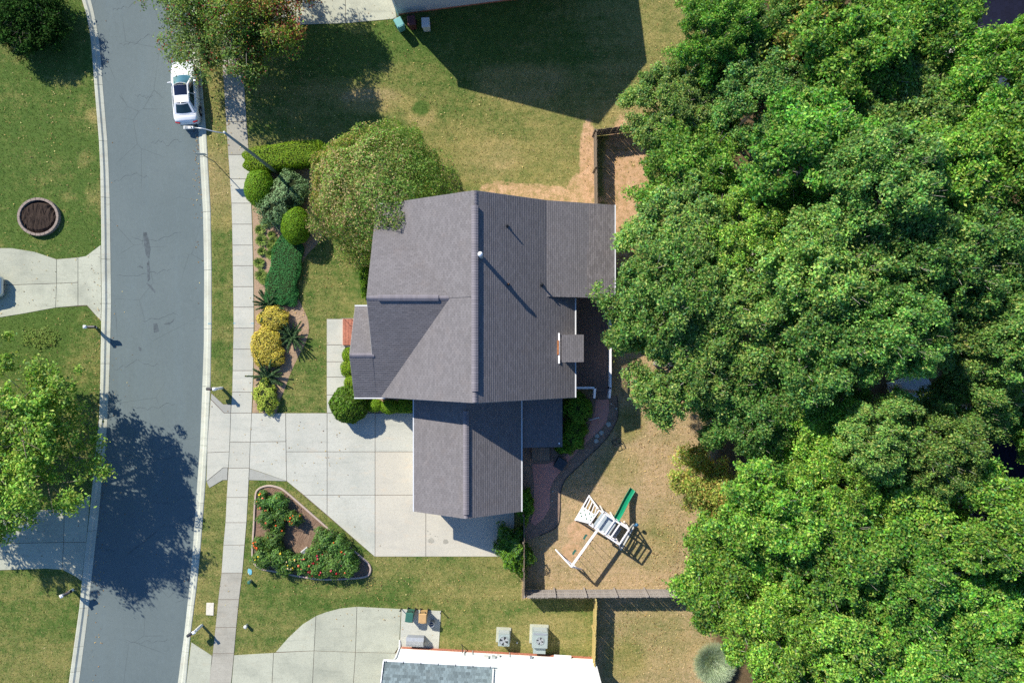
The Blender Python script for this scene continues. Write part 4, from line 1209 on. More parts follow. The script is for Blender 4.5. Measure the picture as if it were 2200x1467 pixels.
# ------------------------------------------------------------------ fences
def fence(a, b, h, mat, label, rail_side=1, post_every=2.4, wobble=0.02):
    A, B = G(*a), G(*b)
    d = B - A; L = d.length; d.normalize(); ang = math.atan2(d.y, d.x)
    nrm = Vector((-d.y, d.x, 0)) * rail_side
    root = empty('wooden_fence', A, label=label, cat='fence', group='wooden garden fences')
    w = 0.138
    m = bpy.data.meshes.new('picket')
    pb = MB()
    hh = h
    pb.add([(-w / 2, -.01, .04), (w / 2, -.01, .04), (w / 2, -.01, hh - .05), (w / 4, -.01, hh), (-w / 4, -.01, hh), (-w / 2, -.01, hh - .05), (-w / 2, .01, .04), (w / 2, .01, .04), (w / 2, .01, hh - .05), (w / 4, .01, hh), (-w / 4, .01, hh), (-w / 2, .01, hh - .05)],
           [(0, 1, 2, 3, 4, 5), (11, 10, 9, 8, 7, 6)] + [(i, (i + 1) % 6, 6 + (i + 1) % 6, 6 + i) for i in range(6)])
    m = pb.mesh('picket'); m.materials.append(mat)
    k = int(L / 0.146)
    for i in range(k):
        p = d * ((i + .5) * L / k)
        inst(m, 'picket', root, p + Vector((0, 0, random.uniform(-.025, .02))), (random.uniform(-.012, .012), random.uniform(-wobble, wobble) * .5, ang + random.uniform(-.03, .03)), (L / k / 0.146 * .985, 1, 1))
    for z in (.3, h * .55, h - .25):
        q = MB().bar(nrm * .045 + Vector((0, 0, z)), d * L + nrm * .045 + Vector((0, 0, z)), .045, .09)
        q.build('rail', mat, root, local=True)
    kp = max(1, round(L / post_every))
    for i in range(kp + 1):
        p = d * (L * i / kp) + nrm * .10
        q = MB().box((p.x, p.y, h / 2 + .02), (.10, .10, h + .1), ang)
        q.build('post', mat, root, local=True)
    return root


fence((1276, 293), (1278, 447), 1.7, M['fence_dark'], 'weathered fence running north to south beside the shaded bare strip', -1)
fence((1276, 293), (1420, 276), 1.7, M['fence_dark'], 'short weathered fence running into the trees behind the top lawn', -1)
fence((1126, 1095), (1126, 1266), 1.7, M['fence_dark'], 'shaded wooden fence along the side of the play lawn', -1)
fence((1126, 1266), (1640, 1264), 1.7, M['fence_old'], 'grey weathered fence with rails showing at the foot of the play lawn', 1)
fence((1277, 1270), (1272, 1416), 1.7, M['fence_new'], 'yellowish wooden fence beside the white house and dry side yard', -1)

# ------------------------------------------------------------------ cars
def lerp_tab(tab, s):
    xs_ = [t[0] for t in tab]
    return [np.interp(s, xs_, [t[k] for t in tab]) for k in range(1, len(tab[0]))]


def make_car(paint, label, group, sunroof=True):
    """sedan, nose towards +Y, 4.8 m long"""
    root = empty('parked_car', label=label, cat='car', group=group)
    # s, half width, shoulder height, centre-line height, bottom
    T = [(-2.40, .52, .58, .60, .36), (-2.34, .70, .74, .78, .28), (-2.22, .82, .93, .97, .22), (-2.0, .89, 1.00, 1.06, .20), (-1.5, .915, .98, 1.08, .19), (-0.6, .925, .96, 1.0, .18), (0.3, .925, .95, 1.0, .18), (0.85, .92, .94, 1.02, .18), (1.3, .91, .90, 1.00, .18), (1.8, .88, .83, .93, .19), (2.15, .80, .74, .83, .20), (2.32, .66, .62, .70, .24), (2.40, .46, .52, .56, .30)]
    ss = np.concatenate([np.linspace(-2.4, -1.9, 9)[:-1], np.linspace(-1.9, 1.7, 25), np.linspace(1.7, 2.4, 11)[1:]])
    rings = []
    for s in ss:
        w, zs, zc, zb = lerp_tab(T, s)
        half = [(w * .80, zb), (w * .95, zb + .05), (w * .985, zb + (zs - zb) * .35), (w, zb + (zs - zb) * .62), (w * .985, zs - .07), (w * .94, zs - .01), (w * .85, zs + (zc - zs) * .35), (w * .5, zs + (zc - zs) * .85), (0, zc)]
        ring = [(-x, s, z) for x, z in half] + [(x, s, z) for x, z in half[-2::-1]]
        rings.append(ring)
    k = len(rings[0])
    vs = [p for r in rings for p in r]
    fs = [(i * k + j, i * k + j + 1, (i + 1) * k + j + 1, (i + 1) * k + j) for i in range(len(rings) - 1) for j in range(k - 1)]
    fs += [(i * k + k - 1, i * k, (i + 1) * k, (i + 1) * k + k - 1) for i in range(len(rings) - 1)]
    fs += [tuple(range(k)), tuple(range((len(rings) - 1) * k, len(rings) * k))[::-1]]
    body = MB().add(vs, fs).build('body', paint, root, local=True, smooth=True)
    # cabin: base ring and roof ring -> pillars, glass panes, roof
    B = {'fl': (-.78, 1.02, .99), 'fr': (.78, 1.02, .99), 'rl': (-.76, -1.72, 1.04), 'rr': (.76, -1.72, 1.04)}
    Tt = {'fl': (-.56, .28, 1.41), 'fr': (.56, .28, 1.41), 'rl': (-.54, -1.02, 1.40), 'rr': (.54, -1.02, 1.40)}

    def bilin(a, b, c, d, u, v, bulge, ax):
        p = Vector(a).lerp(Vector(b), u).lerp(Vector(d).lerp(Vector(c), u), v)
        q = bulge * (1 - (2 * u - 1) ** 2)
        return p + Vector(ax) * q

    def patch(nm, a, b, c, d, bulge, ax, mat, par, u0=0, u1=1, v0=0, v1=1, off=0.0, nu=8, nv=4, thick=0.0):
        vs_ = []; f_ = []
        for j in range(nv + 1):
            for i in range(nu + 1):
                u = u0 + (u1 - u0) * i / nu; v_ = v0 + (v1 - v0) * j / nv
                p = bilin(a, b, c, d, u, v_, bulge, ax) + Vector(ax).normalized() * off
                vs_.append(tuple(p))
        for j in range(nv):
            for i in range(nu):
                f_.append((j * (nu + 1) + i, j * (nu + 1) + i + 1, (j + 1) * (nu + 1) + i + 1, (j + 1) * (nu + 1) + i))
        return MB().add(vs_, f_).build(nm, mat, par, local=True, smooth=True)
    cab = patch('roof', Tt['rl'], Tt['rr'], Tt['fr'], Tt['fl'], .045, (0, 0, 1), paint, root)
    patch('front_pillars', B['fl'], B['fr'], Tt['fr'], Tt['fl'], .16, (0, 1, .25), paint, root)
    patch('rear_pillars', B['rr'], B['rl'], Tt['rl'], Tt['rr'], .10, (0, -1, .25), paint, root)
    patch('windscreen', B['fl'], B['fr'], Tt['fr'], Tt['fl'], .16, (0, 1, .25), M['glass_teal'], root, .07, .93, .03, .97, .012)
    patch('rear_window', B['rr'], B['rl'], Tt['rl'], Tt['rr'], .10, (0, -1, .25), M['glass'], root, .10, .90, .14, .93, .012)
    for s_, a, b in ((-1, 'rl', 'fl'), (1, 'rr', 'fr')):
        patch('side_frame', B[a], B[b], Tt[b], Tt[a], .05, (s_, 0, 0), paint, root)
        patch('side_window', B[a], B[b], Tt[b], Tt[a], .05, (s_, 0, 0), M['glass'], root, .12, .50, .08, .88, .012)
        patch('side_window', B[a], B[b], Tt[b], Tt[a], .05, (s_, 0, 0), M['glass'], root, .53, .90, .08, .88, .012)
        mr = MB().add([(s_ * x, y, z) for x, y, z in ((.86, .72, .98), (1.08, .66, 1.0), (1.10, .60, 1.03), (.88, .64, 1.03), (.86, .72, 1.08), (1.06, .67, 1.12), (1.08, .61, 1.13), (.88, .64, 1.10))],
                      [(0, 1, 2, 3), (7, 6, 5, 4), (0, 4, 5, 1), (1, 5, 6, 2), (2, 6, 7, 3), (3, 7, 4, 0)]).build('mirror', paint, root, local=True, bevel=.015)
        for y in (.05, -.95):
            MB().box((s_ * .935, y, .80), (.03, .17, .03)).build('door_handle', paint, root, local=True)
        MB().box((s_ * .93, .42, .60), (.012, .012, .62)).build('door_seam', M['black'], root, local=True)
        MB().box((s_ * .93, -.55, .60), (.012, .012, .62)).build('door_seam', M['black'], root, local=True)
        MB().box((s_ * .60, 2.17, .72), (.34, .16, .12), s_ * -.5).build('headlight', M['lightclear'], root, local=True, bevel=.02)
        MB().box((s_ * .66, -2.30, .82), (.34, .12, .13), s_ * .3).build('tail_light', M['lightred'], root, local=True, bevel=.02)
        for y in (1.42, -1.38):
            w = MB().lathe([(.20, -.11), (.30, -.11), (.325, -.08), (.325, .08), (.30, .11), (.20, .11), (.20, -.11)], n=24)
            w.v = [(s_ * .82 + p[2], y + p[0], .325 + p[1]) for p in w.v]
            wo = w.build('tyre', M['rubber'], root, local=True, smooth=True)
            r_ = MB().lathe([(0, .02), (.06, .03), (.19, -.01), (.205, .0)], n=20)
            r_.v = [(s_ * (.91 + p[2]), y + p[0], .325 + p[1]) for p in r_.v]
            r_.build('rim', M['alloy'], wo, local=True)
            a_ = MB().lathe([(.34, -.02), (.385, .0), (.385, .05), (.34, .05)], n=24)
            a_.v = [(s_ * (.875 + p[2]), y + p[0], .34 + p[1]) for p in a_.v]
            a_.build('wheel_arch', M['rubber'], root, local=True)
    if sunroof:
        patch('sunroof', Tt['rl'], Tt['rr'], Tt['fr'], Tt['fl'], .045, (0, 0, 1), M['sunroof'], root, .07, .93, .42, .99, .012)
    MB().box((0, -2.30, .47), (1.25, .22, .14)).build('bumper_trim', M['blackbox'], root, local=True, bevel=.03)
    MB().box((0, 2.33, .42), (1.0, .14, .16)).build('grille', M['black'], root, local=True, bevel=.03)
    MB().box((0, -2.30, .72), (.45, .10, .12)).build('number_plate', M['lgrey_pl'], root, local=True)
    # shut lines of bonnet and boot
    MB().bar((-.7, -1.82, 1.083), (.7, -1.82, 1.083), .012, .012).build('boot_seam', M['grey_pl'], root, local=True)
    for a_, b_ in (((0.15, 1.0, 1.09), (.15, 1.0, 1.09)),):
        pass
    for s_ in (-1, 1):
        MB().bar((s_ * .10, 1.02, 1.06), (s_ * .60, .80, 1.16), .02, .015).build('wiper', M['black'], root, local=True)
    return root


car = make_car(M['carwhite'], 'white sedan with dark glass roof parked at the kerb under the maple', 'parked cars')
place(car, (-24.62, 18.75, -0.095), math.radians(4.6))
car2 = make_car(M['carsilver'], 'silver car on the opposite driveway, mostly cut off by the left edge', 'parked cars', False)
place(car2, (-40.75, 4.15, 0.03), math.radians(-90))


# ------------------------------------------------------------------ street furniture
lamp = empty('street_lamp', G(600, 375), label='tall grey street lamp with curved arm over the road', cat='street lamp')
b0 = G(600, 375); t0 = Vector((b0.x - .05, b0.y + .2, 9.6)); h0 = Vector((-19.55, 13.12, 10.05))
MB().tube([(b0.x, b0.y, -.05), (b0.x - .02, b0.y + .1, 4.8), t0 + Vector((0, 0, .2))], [.13, .105, .075], 10).build('pole', M['pole'], lamp, smooth=True)
MB().lathe([(.075, 0), (.085, .02), (.06, .07), (0, .09)], t0 + Vector((0, 0, .2)), 10).build('pole_cap', M['lgrey_pl'], lamp)
MB().tube([t0 + Vector((0, 0, .05)), t0.lerp(h0, .3) + Vector((0, -.05, .12)), t0.lerp(h0, .7) + Vector((0, 0.02, .10)), h0], .034, 8).build('arm', M['metal'], lamp, smooth=True)
hd = MB()
hd.add([(-.33, -.11, 0), (.33, -.08, 0), (.33, .08, 0), (-.33, .11, 0), (-.31, -.10, .07), (.30, -.07, .11), (.30, .07, .11), (-.31, .10, .07)], [(3, 2, 1, 0), (4, 5, 6, 7), (0, 1, 5, 4), (1, 2, 6, 5), (2, 3, 7, 6), (3, 0, 4, 7)])
hd.v = [(h0.x - .3 + p[0], h0.y + p[1], h0.z - .02 + p[2]) for p in hd.v]
hdo = hd.build('lamp_head', M['lgrey_pl'], lamp, bevel=.015)
MB().lathe([(.035, 0), (.035, .05), (0, .06)], (h0.x - .12, h0.y, h0.z + .08), 8).build('photocell', M['black'], hdo)
for i in range(4):
    MB().box((h0.x - .36 - i * .055, h0.y, h0.z + .075), (.018, .15, .02)).build('cooling_fin', M['grey_metal'], hdo)

sign = empty('sign_post', G(462, 349), label='thin post with a flat sign panel by the kerb', cat='sign')
c = G(462, 349)
MB().box((c.x, c.y, 1.3), (.045, .045, 2.7)).build('post', M['pole'], sign)
MB().box((c.x, c.y - .03, 2.36), (.76, .012, .62)).build('panel', M['grey_metal'], sign, bevel=.004)


def mailbox(px_, py_, rz, label, dark=True):
    root = empty('mailbox', label=label, cat='mailbox', group='kerbside mailboxes')
    MB().box((0, 0, .68), (.17, .17, 1.42)).build('post', M['white'], root, local=True)
    MB().box((0, 0, 1.42), (.24, .24, .07), top=(.35, .35)).build('post_cap', M['white'], root, local=True)
    MB().bar((-.12, 0, 1.02), (.62, 0, 1.02), .14, .10).build('arm', M['white'], root, local=True)
    MB().bar((.08, 0, .72), (.36, 0, 1.0), .07, .07).build('brace', M['white'], root, local=True)
    bx = MB(); n_ = 10; prof = [(-.11, 0), (.11, 0)] + [(.11 * math.cos(a), .12 + .11 * math.sin(a)) for a in np.linspace(0, math.pi, n_)]
    vs_ = [(x_, y_, z_ + 1.06) for x_ in (.14, .66) for y_, z_ in prof]
    k = len(prof)
    bx.add(vs_, [tuple(range(k)), tuple(range(k, 2 * k))[::-1]] + [(i, (i + 1) % k, k + (i + 1) % k, k + i) for i in range(k)])
    b = bx.build('box', M['black'], root, local=True)
    MB().box((.665, 0, 1.13), (.012, .15, .17)).build('door', M['black'], b, local=True)
    MB().box((.42, .10, 1.22), (.16, .012, .05)).build('flag', M['lightred'], b, local=True)
    place(root, G(px_, py_), rz)
    return root


mailbox(206, 703, 0.0, 'white post mailbox on the opposite lawn near the left driveway')
mailbox(477, 833, math.pi, 'white post mailbox with black box beside the main driveway apron')
mailbox(157, 1266, 0.45, 'white post mailbox under the dappled shade at lower left')
mailbox(434, 1342, math.pi + .55, 'white post mailbox beside the bottom driveway apron')


def bin_(px_, py_, rz, mat, label, name='wheelie_bin'):
    root = empty(name, label=label, cat='bin', group='household wheelie bins')
    MB().box((0, 0, .50), (.50, .56, .92), top=(1.16, 1.18)).build('body', mat, root, local=True, bevel=.03)
    lid = MB().add([(-.31, -.38, .98), (.31, -.38, .98), (.31, .36, 1.0), (-.31, .36, 1.0), (-.25, -.30, 1.06), (.25, -.30, 1.06), (.26, .32, 1.07), (-.26, .32, 1.07)], [(3, 2, 1, 0), (4, 5, 6, 7), (0, 1, 5, 4), (1, 2, 6, 5), (2, 3, 7, 6), (3, 0, 4, 7)]).build('lid', mat, root, local=True, bevel=.015)
    MB().box((0, -.34, 1.03), (.34, .05, .03)).build('lid_lip', mat, lid, local=True)
    for x in (-.2, .2):
        MB().box((x, .41, .96), (.06, .14, .05)).build('handle_bracket', M['black'], root, local=True)
        w = MB().lathe([(.0, -.03), (.12, -.03), (.13, 0), (.12, .03), (0, .03)], n=14)
        w.v = [(x * 1.4 + p[2], .30 + p[0], .13 + p[1]) for p in w.v]
        w.build('wheel', M['rubber'], root, local=True)
    MB().tube([(-.2, .47, .97), (.2, .47, .97)], .018, 6).build('handle', M['black'], root, local=True)
    place(root, G(px_, py_) + Vector((0, 0, .035)), rz)
    return root


bin_(884, 1314, -.12, M['green_pl'], 'dark green wheelie bin on the pad beside the bottom driveway')
bin_(912, 1316, -.04, M['tan_pl'], 'tan wheelie bin beside the green one on the bottom pad')
bin_(862, 62, .5, M['teal_pl'], 'pale teal wheelie bin at the corner of the top house')
bin_(888, 58, .12, M['maroon_pl'], 'dark maroon wheelie bin in the top house shadow')
bin_(918, 62, .05, M['lgrey_pl'], 'pale grey wheelie bin in the top house shadow')
bk = empty('bucket', G(930, 1335), label='round blue grey bucket beside the tan bin', cat='bucket')
c = G(929.5, 1334)
MB().lathe([(.0, .05), (.15, .05), (.19, .62), (.21, .64), (.17, .62), (.14, .3), (0, .28)], c, 18).build('tub', M['grey_pl'], bk, smooth=True)
MB().tube([(c.x + .2 * math.cos(a), c.y + .05, c.z + .62 + .1 * math.sin(a)) for a in np.linspace(0, math.pi, 9)], .008, 5).build('handle', M['metal'], bk)
db = empty('deck_box', label='ribbed grey storage box beside the white house wall', cat='storage box')
MB().box((0, 0, .30), (1.28, .62, .56)).build('body', M['grey_pl'], db, local=True, bevel=.02)
lid = MB().add([(-.67, -.34, .58), (.67, -.34, .58), (.67, .34, .58), (-.67, .34, .58), (-.65, -.12, .72), (.65, -.12, .72), (.65, .12, .74), (-.65, .12, .74)], [(3, 2, 1, 0), (4, 5, 6, 7), (0, 1, 5, 4), (1, 2, 6, 5), (2, 3, 7, 6), (3, 0, 4, 7)]).build('lid', M['grey_pl'], db, local=True)
for i in range(20):
    MB().bar((-.62 + i * .065, -.32, .60), (-.62 + i * .065, -.12, .73), .026, .02).build('rib', M['lgrey_pl'], lid, local=True)
    MB().bar((-.62 + i * .065, -.12, .735), (-.62 + i * .065, .12, .752), .026, .02).build('rib', M['lgrey_pl'], lid, local=True)
place(db, G(894, 1371) + Vector((0, 0, .04)), -.04)
for (x, y, lb) in ((862, 1306, 'small black post at the left corner of the bin pad'), (948.5, 1311, 'small black post at the right corner of the bin pad')):
    s_ = empty('corner_post', G(x, y), label=lb, cat='post', group='black posts at the bin pad')
    c = G(x, y)
    MB().box((c.x, c.y, .26), (.05, .05, .52)).build('stake', M['black'], s_)
    MB().box((c.x, c.y, .54), (.09, .09, .05)).build('cap', M['black'], s_)


def condenser(px_, py_, w_, d_, h_, fan, rz, label, flat=False):
    root = empty('air_conditioner', label=label, cat='air conditioner', group='outdoor air conditioning units')
    MB().box((-.05, .06, .05), (w_ + .25, d_ + .22, .10)).build('pad', M['conc_old'], root, local=True)
    MB().box((0, 0, .1 + h_ / 2), (w_, d_, h_)).build('casing', M['ac'], root, local=True, bevel=.04)
    r = fan
    MB().lathe([(r * 1.18, 0), (r * 1.16, .03), (r, .035), (r * .97, -.05)], (0, -.04, .1 + h_), 28).build('fan_ring', M['ac'], root, local=True)
    MB().lathe([(0, .012), (r * 1.0, .012)], (0, -.04, .1 + h_), 28).build('fan_well', M['black'], root, local=True)
    fb_ = MB().lathe([(0, .05), (.09, .05), (.10, .02)], (0, -.04, .1 + h_), 14).build('fan_hub', M['metal'], root, local=True)
    for k in range(4):
        a = k * math.pi / 2 + .5
        q = [(.08, -.05), (r * .9, -.14), (r * .92, .16), (.08, .05)]
        MB().add([(x * math.cos(a) - y * math.sin(a), -.04 + x * math.sin(a) + y * math.cos(a), .1 + h_ + .02 + .02 * (y > 0)) for x, y in q], [(0, 1, 2, 3)]).build('blade', M['metal'], fb_, local=True)
    for k in range(10):
        z = .2 + k * (h_ - .2) / 10
        MB().box((0, d_ / 2 + .005, z), (w_ * .86, .02, .02)).build('louvre', M['grey_metal'], root, local=True)
    if flat:
        MB().box((0, d_ / 2 - .14, .1 + h_ + .012), (w_ * .86, .10, .025)).build('vent_strip', M['grey_pl'], root, local=True)
        MB().box((0, -d_ / 2 - .28, .42), (w_ * .8, .56, .55)).build('duct', M['ac'], root, local=True)
    place(root, G(px_, py_), rz)
    return root


condenser(1083, 1364, .86, .90, .80, .34, -.05, 'grey heat pump with a big round fan beside the white house')
condenser(1159, 1362, 1.16, 1.2, .95, .28, -.04, 'larger boxy packaged air conditioner with duct into the white house', True)
t_ = empty('lawn_light', G(1112, 1377), label='small white cap in the grass between the two air conditioners', cat='cap')
c = G(1111, 1379); MB().lathe([(.06, 0), (.06, .12), (.05, .15), (0, .16)], c, 10).build('cap', M['lgrey_pl'], t_)
for nm, (x, y), lb, mt in (('utility_cap', (539, 1247), 'small green capped utility pipe beside the sidewalk', 'green_pl'), ('utility_cap', (531, 1342), 'small white capped utility pipe near the bottom driveway', 'lgrey_pl')):
    o = empty(nm, G(x, y), label=lb, cat='utility cap', group='capped utility pipes')
    c = G(x, y)
    MB().lathe([(.11, 0), (.11, .30), (.13, .31), (.13, .38), (.09, .42), (0, .43)], c, 14).build('pipe', M['pole'], o)
    MB().lathe([(.135, .30), (.135, .39), (.09, .435), (0, .445)], c, 14).build('lid', M[mt], o)
o = MB().prism(P(spline([(533, 1222), (537, 1221), (541, 1224), (541, 1232), (537, 1234), (533, 1231)], 3, True)), 0, .04).build('meter_cover', M['blue_lid']); tag(o, 'pale blue oval meter cover set in the grass by the rose bed', 'cover')
o = MB().prism(P([(444, 1294), (460, 1294), (459, 1321), (443, 1320)]), -.05, .05).build('utility_slab', M['pale'], bevel=.01); tag(o, 'pale rectangular utility slab in the verge grass', 'slab')
gs = empty('garden_box', label='grey ventilated box lying among the roses', cat='box')
MB().box((0, 0, .11), (.62, .36, .20)).build('casing', M['lgrey_pl'], gs, local=True, bevel=.015)
MB().box((0, 0, .215), (.50, .25, .01)).build('grille', M['grey_pl'], gs, local=True)
for i in range(5):
    MB().box((-.2 + i * .1, 0, .225), (.03, .22, .012)).build('slat', M['black'], gs, local=True)
place(gs, G(657, 1182), math.radians(38))

# ------------------------------------------------------------------ backyard things
bb = empty('storage_bin', label='black lidded storage box on the pink garden path', cat='storage box')
MB().box((0, 0, .32), (.72, .78, .62)).build('body', M['blackbox'], bb, local=True, bevel=.03)
MB().box((0, 0, .66), (.80, .86, .08), top=(.92, .92)).build('lid', M['blackbox'], bb, local=True, bevel=.015)
place(bb, G(1203, 993) + Vector((0, 0, .055)), math.radians(-32))
ho = MB().tube([(G(1276.5, 907).x + .31 * math.cos(a), G(1276.5, 907).y + .27 * math.sin(a), .075 + .04 * math.sin(a)) for a in np.linspace(0, 2 * math.pi, 37)], .013, 6, False).build('hula_hoop', M['hoop'], smooth=True)
tag(ho, 'pinkish orange hoop lying on the garden path', 'hoop')
o = MB().bar(G(1266, 902) + Vector((0, 0, .09)), G(1287, 896) + Vector((0, 0, .12)), .09, .03).build('garden_paddle', M['lgrey_pl'], bevel=.008); tag(o, 'pale flat stick lying across the path beside the hoop', 'stick')
for i, (x, y, r, lb) in enumerate(((1307, 911, .20, 'flat stepping stone nearest the deck stairs'), (1292, 929, .19, 'flat stepping stone second from the deck stairs'), (1283, 936, .17, 'flat stepping stone third from the deck stairs'), (1281, 947, .18, 'flat stepping stone farthest from the deck stairs'))):
    c = G(x, y); q = [(c.x + r * random.uniform(.85, 1.1) * math.cos(a), c.y + r * random.uniform(.85, 1.1) * math.sin(a)) for a in np.linspace(0, 2 * math.pi, 10)[:-1]]
    o = MB().prism(q, 0, .085).build('stepping_stone', M['stone'], bevel=.012); tag(o, lb, 'stone', 'stepping stones in the backyard bed')
for x, y, r, lb in ((1313, 867, .06, 'small pale stone at the foot of the deck stairs'), (1324, 877, .09, 'larger pale stone beside the deck stairs shadow'), (1187, 1055, .07, 'square pale stone on the mulch beside the path bend'), (1186, 1075, .07, 'white pebble on the mulch below the square stone'), (1459, 984, .11, 'round pale stone alone on the dry back lawn'), (1265, 878, .06, 'pale stone by the shrub near the deck rail')):
    b_ = bmesh.new(); bmesh.ops.create_icosphere(b_, subdivisions=2, radius=r)
    for v_ in b_.verts: v_.co *= random.uniform(.85, 1.15); v_.co.z *= .7
    me = bpy.data.meshes.new('stone'); b_.to_mesh(me); b_.free(); me.materials.append(M['stone'])
    o = link(bpy.data.objects.new('stone', me)); o.location = G(x, y) + Vector((0, 0, r * .5 + .02)); tag(o, lb, 'stone')
fr = empty('wire_frame', label='thin black wire frame at the edge of the house shadow', cat='stand')  # two black bar rectangles joined by four legs
for z in (.02, .42):
    for a, b in (((-.3, -.2), (.3, -.2)), ((.3, -.2), (.3, .2)), ((.3, .2), (-.3, .2)), ((-.3, .2), (-.3, -.2)), ((0, -.2), (0, .2))):
        MB().bar((*a, z), (*b, z), .035).build('bar', M['black'], fr, local=True)
for a in ((-.3, -.2), (.3, -.2), (.3, .2), (-.3, .2)):
    MB().bar((*a, 0), (*a, .44), .03).build('leg', M['black'], fr, local=True)
place(fr, G(1324, 949), math.radians(25))

# play set ---------------------------------------------------------
ps = empty('play_set', G(1300, 1113), label='white swing set with play tower and green slide on the back lawn', cat='play set')
A, B_, C_, D2 = G(1279, 1080), G(1340.5, 1119.5), G(1320, 1150.5), G(1258.5, 1109)
PW = M['pink_white']


def up(p, z): return Vector((p.x, p.y, z))


ux = (B_ - A).normalized(); vy = (A - D2).normalized()
for t_ in (.16, .52, 1.0):
    for e0, e1 in ((A, B_), (D2, C_)):
        p = e0.lerp(e1, t_); hh = 2.25 if t_ > .1 else 1.4
        MB().bar(up(p, 0), up(p, hh), .09).build('post', PW, ps)
for e0, e1 in ((A, B_), (D2, C_)):
    MB().bar(up(e0, 2.2), up(e1, 2.2), .10).build('top_beam', PW, ps)
    MB().bar(up(e0.lerp(e1, .16), 1.35), up(e1, 1.35), .07, .12).build('floor_beam', PW, ps)
    MB().bar(up(e0.lerp(e1, .16), 1.85), up(e0.lerp(e1, .52), 1.85), .05, .08).build('guard_rail', PW, ps)
for t_ in (0, .20, .52, .70, 1.0):
    MB().bar(up(A.lerp(B_, t_), 2.25), up(D2.lerp(C_, t_), 2.25), .085).build('cross_beam', PW, ps)
# decks of the tower (grey panels)
nplank = 9
for i in range(nplank):
    t_ = .18 + (.70 - .18) * (i + .5) / nplank
    MB().bar(up(A.lerp(B_, t_), 1.40), up(D2.lerp(C_, t_), 1.40), .148, .03).build('floor_board', M['tarp'], ps)
for i in range(5):
    t_ = .74 + i * .055
    MB().bar(up(A.lerp(B_, t_).lerp(D2.lerp(C_, t_), .35), .75), up(D2.lerp(C_, t_), .75), .09, .03).build('seat_slat', M['grey_pl'], ps)
# climbing end: sloping rock wall and ladder between splayed feet
f1, f2 = G(1265, 1064), G(1236, 1115)
MB().bar(up(f1, 0), up(A, 1.75), .10).build('splayed_leg', PW, ps)
MB().bar(up(f2, 0), up(D2, 1.75), .10).build('splayed_leg', PW, ps)
MB().bar(up(f1.lerp(f2, -.03), .12), up(f1.lerp(f2, 1.03), .12), .09, .09).build('ground_beam', PW, ps)
wa, wb = f1.lerp(f2, .45), f1.lerp(f2, .95); wc, wd = A.lerp(B_, .1).lerp(D2.lerp(C_, .1), .95), A.lerp(B_, .1).lerp(D2.lerp(C_, .1), .45)
q = [up(wa, .15), up(wb, .15), up(wc, 1.38), up(wd, 1.38)]
rw = MB().add([tuple(p) for p in q] + [tuple(p - Vector((0, 0, .04))) for p in q], [(0, 1, 2, 3), (7, 6, 5, 4), (0, 1, 5, 4), (1, 2, 6, 5), (2, 3, 7, 6), (3, 0, 4, 7)]).build('rock_wall', PW, ps)
for u_, v_ in ((.2, .2), (.7, .25), (.45, .42), (.2, .6), (.75, .62), (.4, .8), (.8, .88), (.15, .9), (.5, .1)):
    p = q[0].lerp(q[1], u_).lerp(q[3].lerp(q[2], u_), v_)
    MB().lathe([(.085, 0), (.075, .04), (.04, .07), (0, .075)], p, 8).build('climbing_hold', M['green_pl'], rw)
for k in range(4):
    t_ = .2 + k * .22
    MB().bar(up(f1.lerp(A, t_), 1.75 * t_), up(wa.lerp(wd, t_), 1.38 * t_ + .12), .06, .05).build('rung', PW, ps)
# far end: ladder frame
g1, g2 = G(1362, 1124), G(1332, 1178)
for a_, b_ in ((g1, B_), (g2, C_)):
    MB().bar(up(a_, 0), up(b_, 2.2), .09).build('splayed_leg', M['lgrey_pl'], ps)
MB().bar(up(g1, .35), up(g2, .35), .09).build('ground_beam', M['lgrey_pl'], ps)
for t_ in (.35, .6, .82):
    MB().bar(up(g1.lerp(B_, t_), 2.2 * t_), up(g2.lerp(C_, t_), 2.2 * t_), .06).build('rung', M['grey_pl'], ps)
pb_ = G(1368, 1127, .8)
bl = bmesh.new(); bmesh.ops.create_uvsphere(bl, u_segments=14, v_segments=9, radius=.14)
me = bpy.data.meshes.new('blue_ball'); bl.to_mesh(me); bl.free(); me.materials.append(M['blue_pl'])
o = link(bpy.data.objects.new('periscope', me)); o.parent = ps; o.location = pb_ - worldloc(ps)
MB().tube([pb_, up(g1.lerp(B_, .3), .75)], .03, 6).build('periscope_arm', M['blue_pl'], ps)
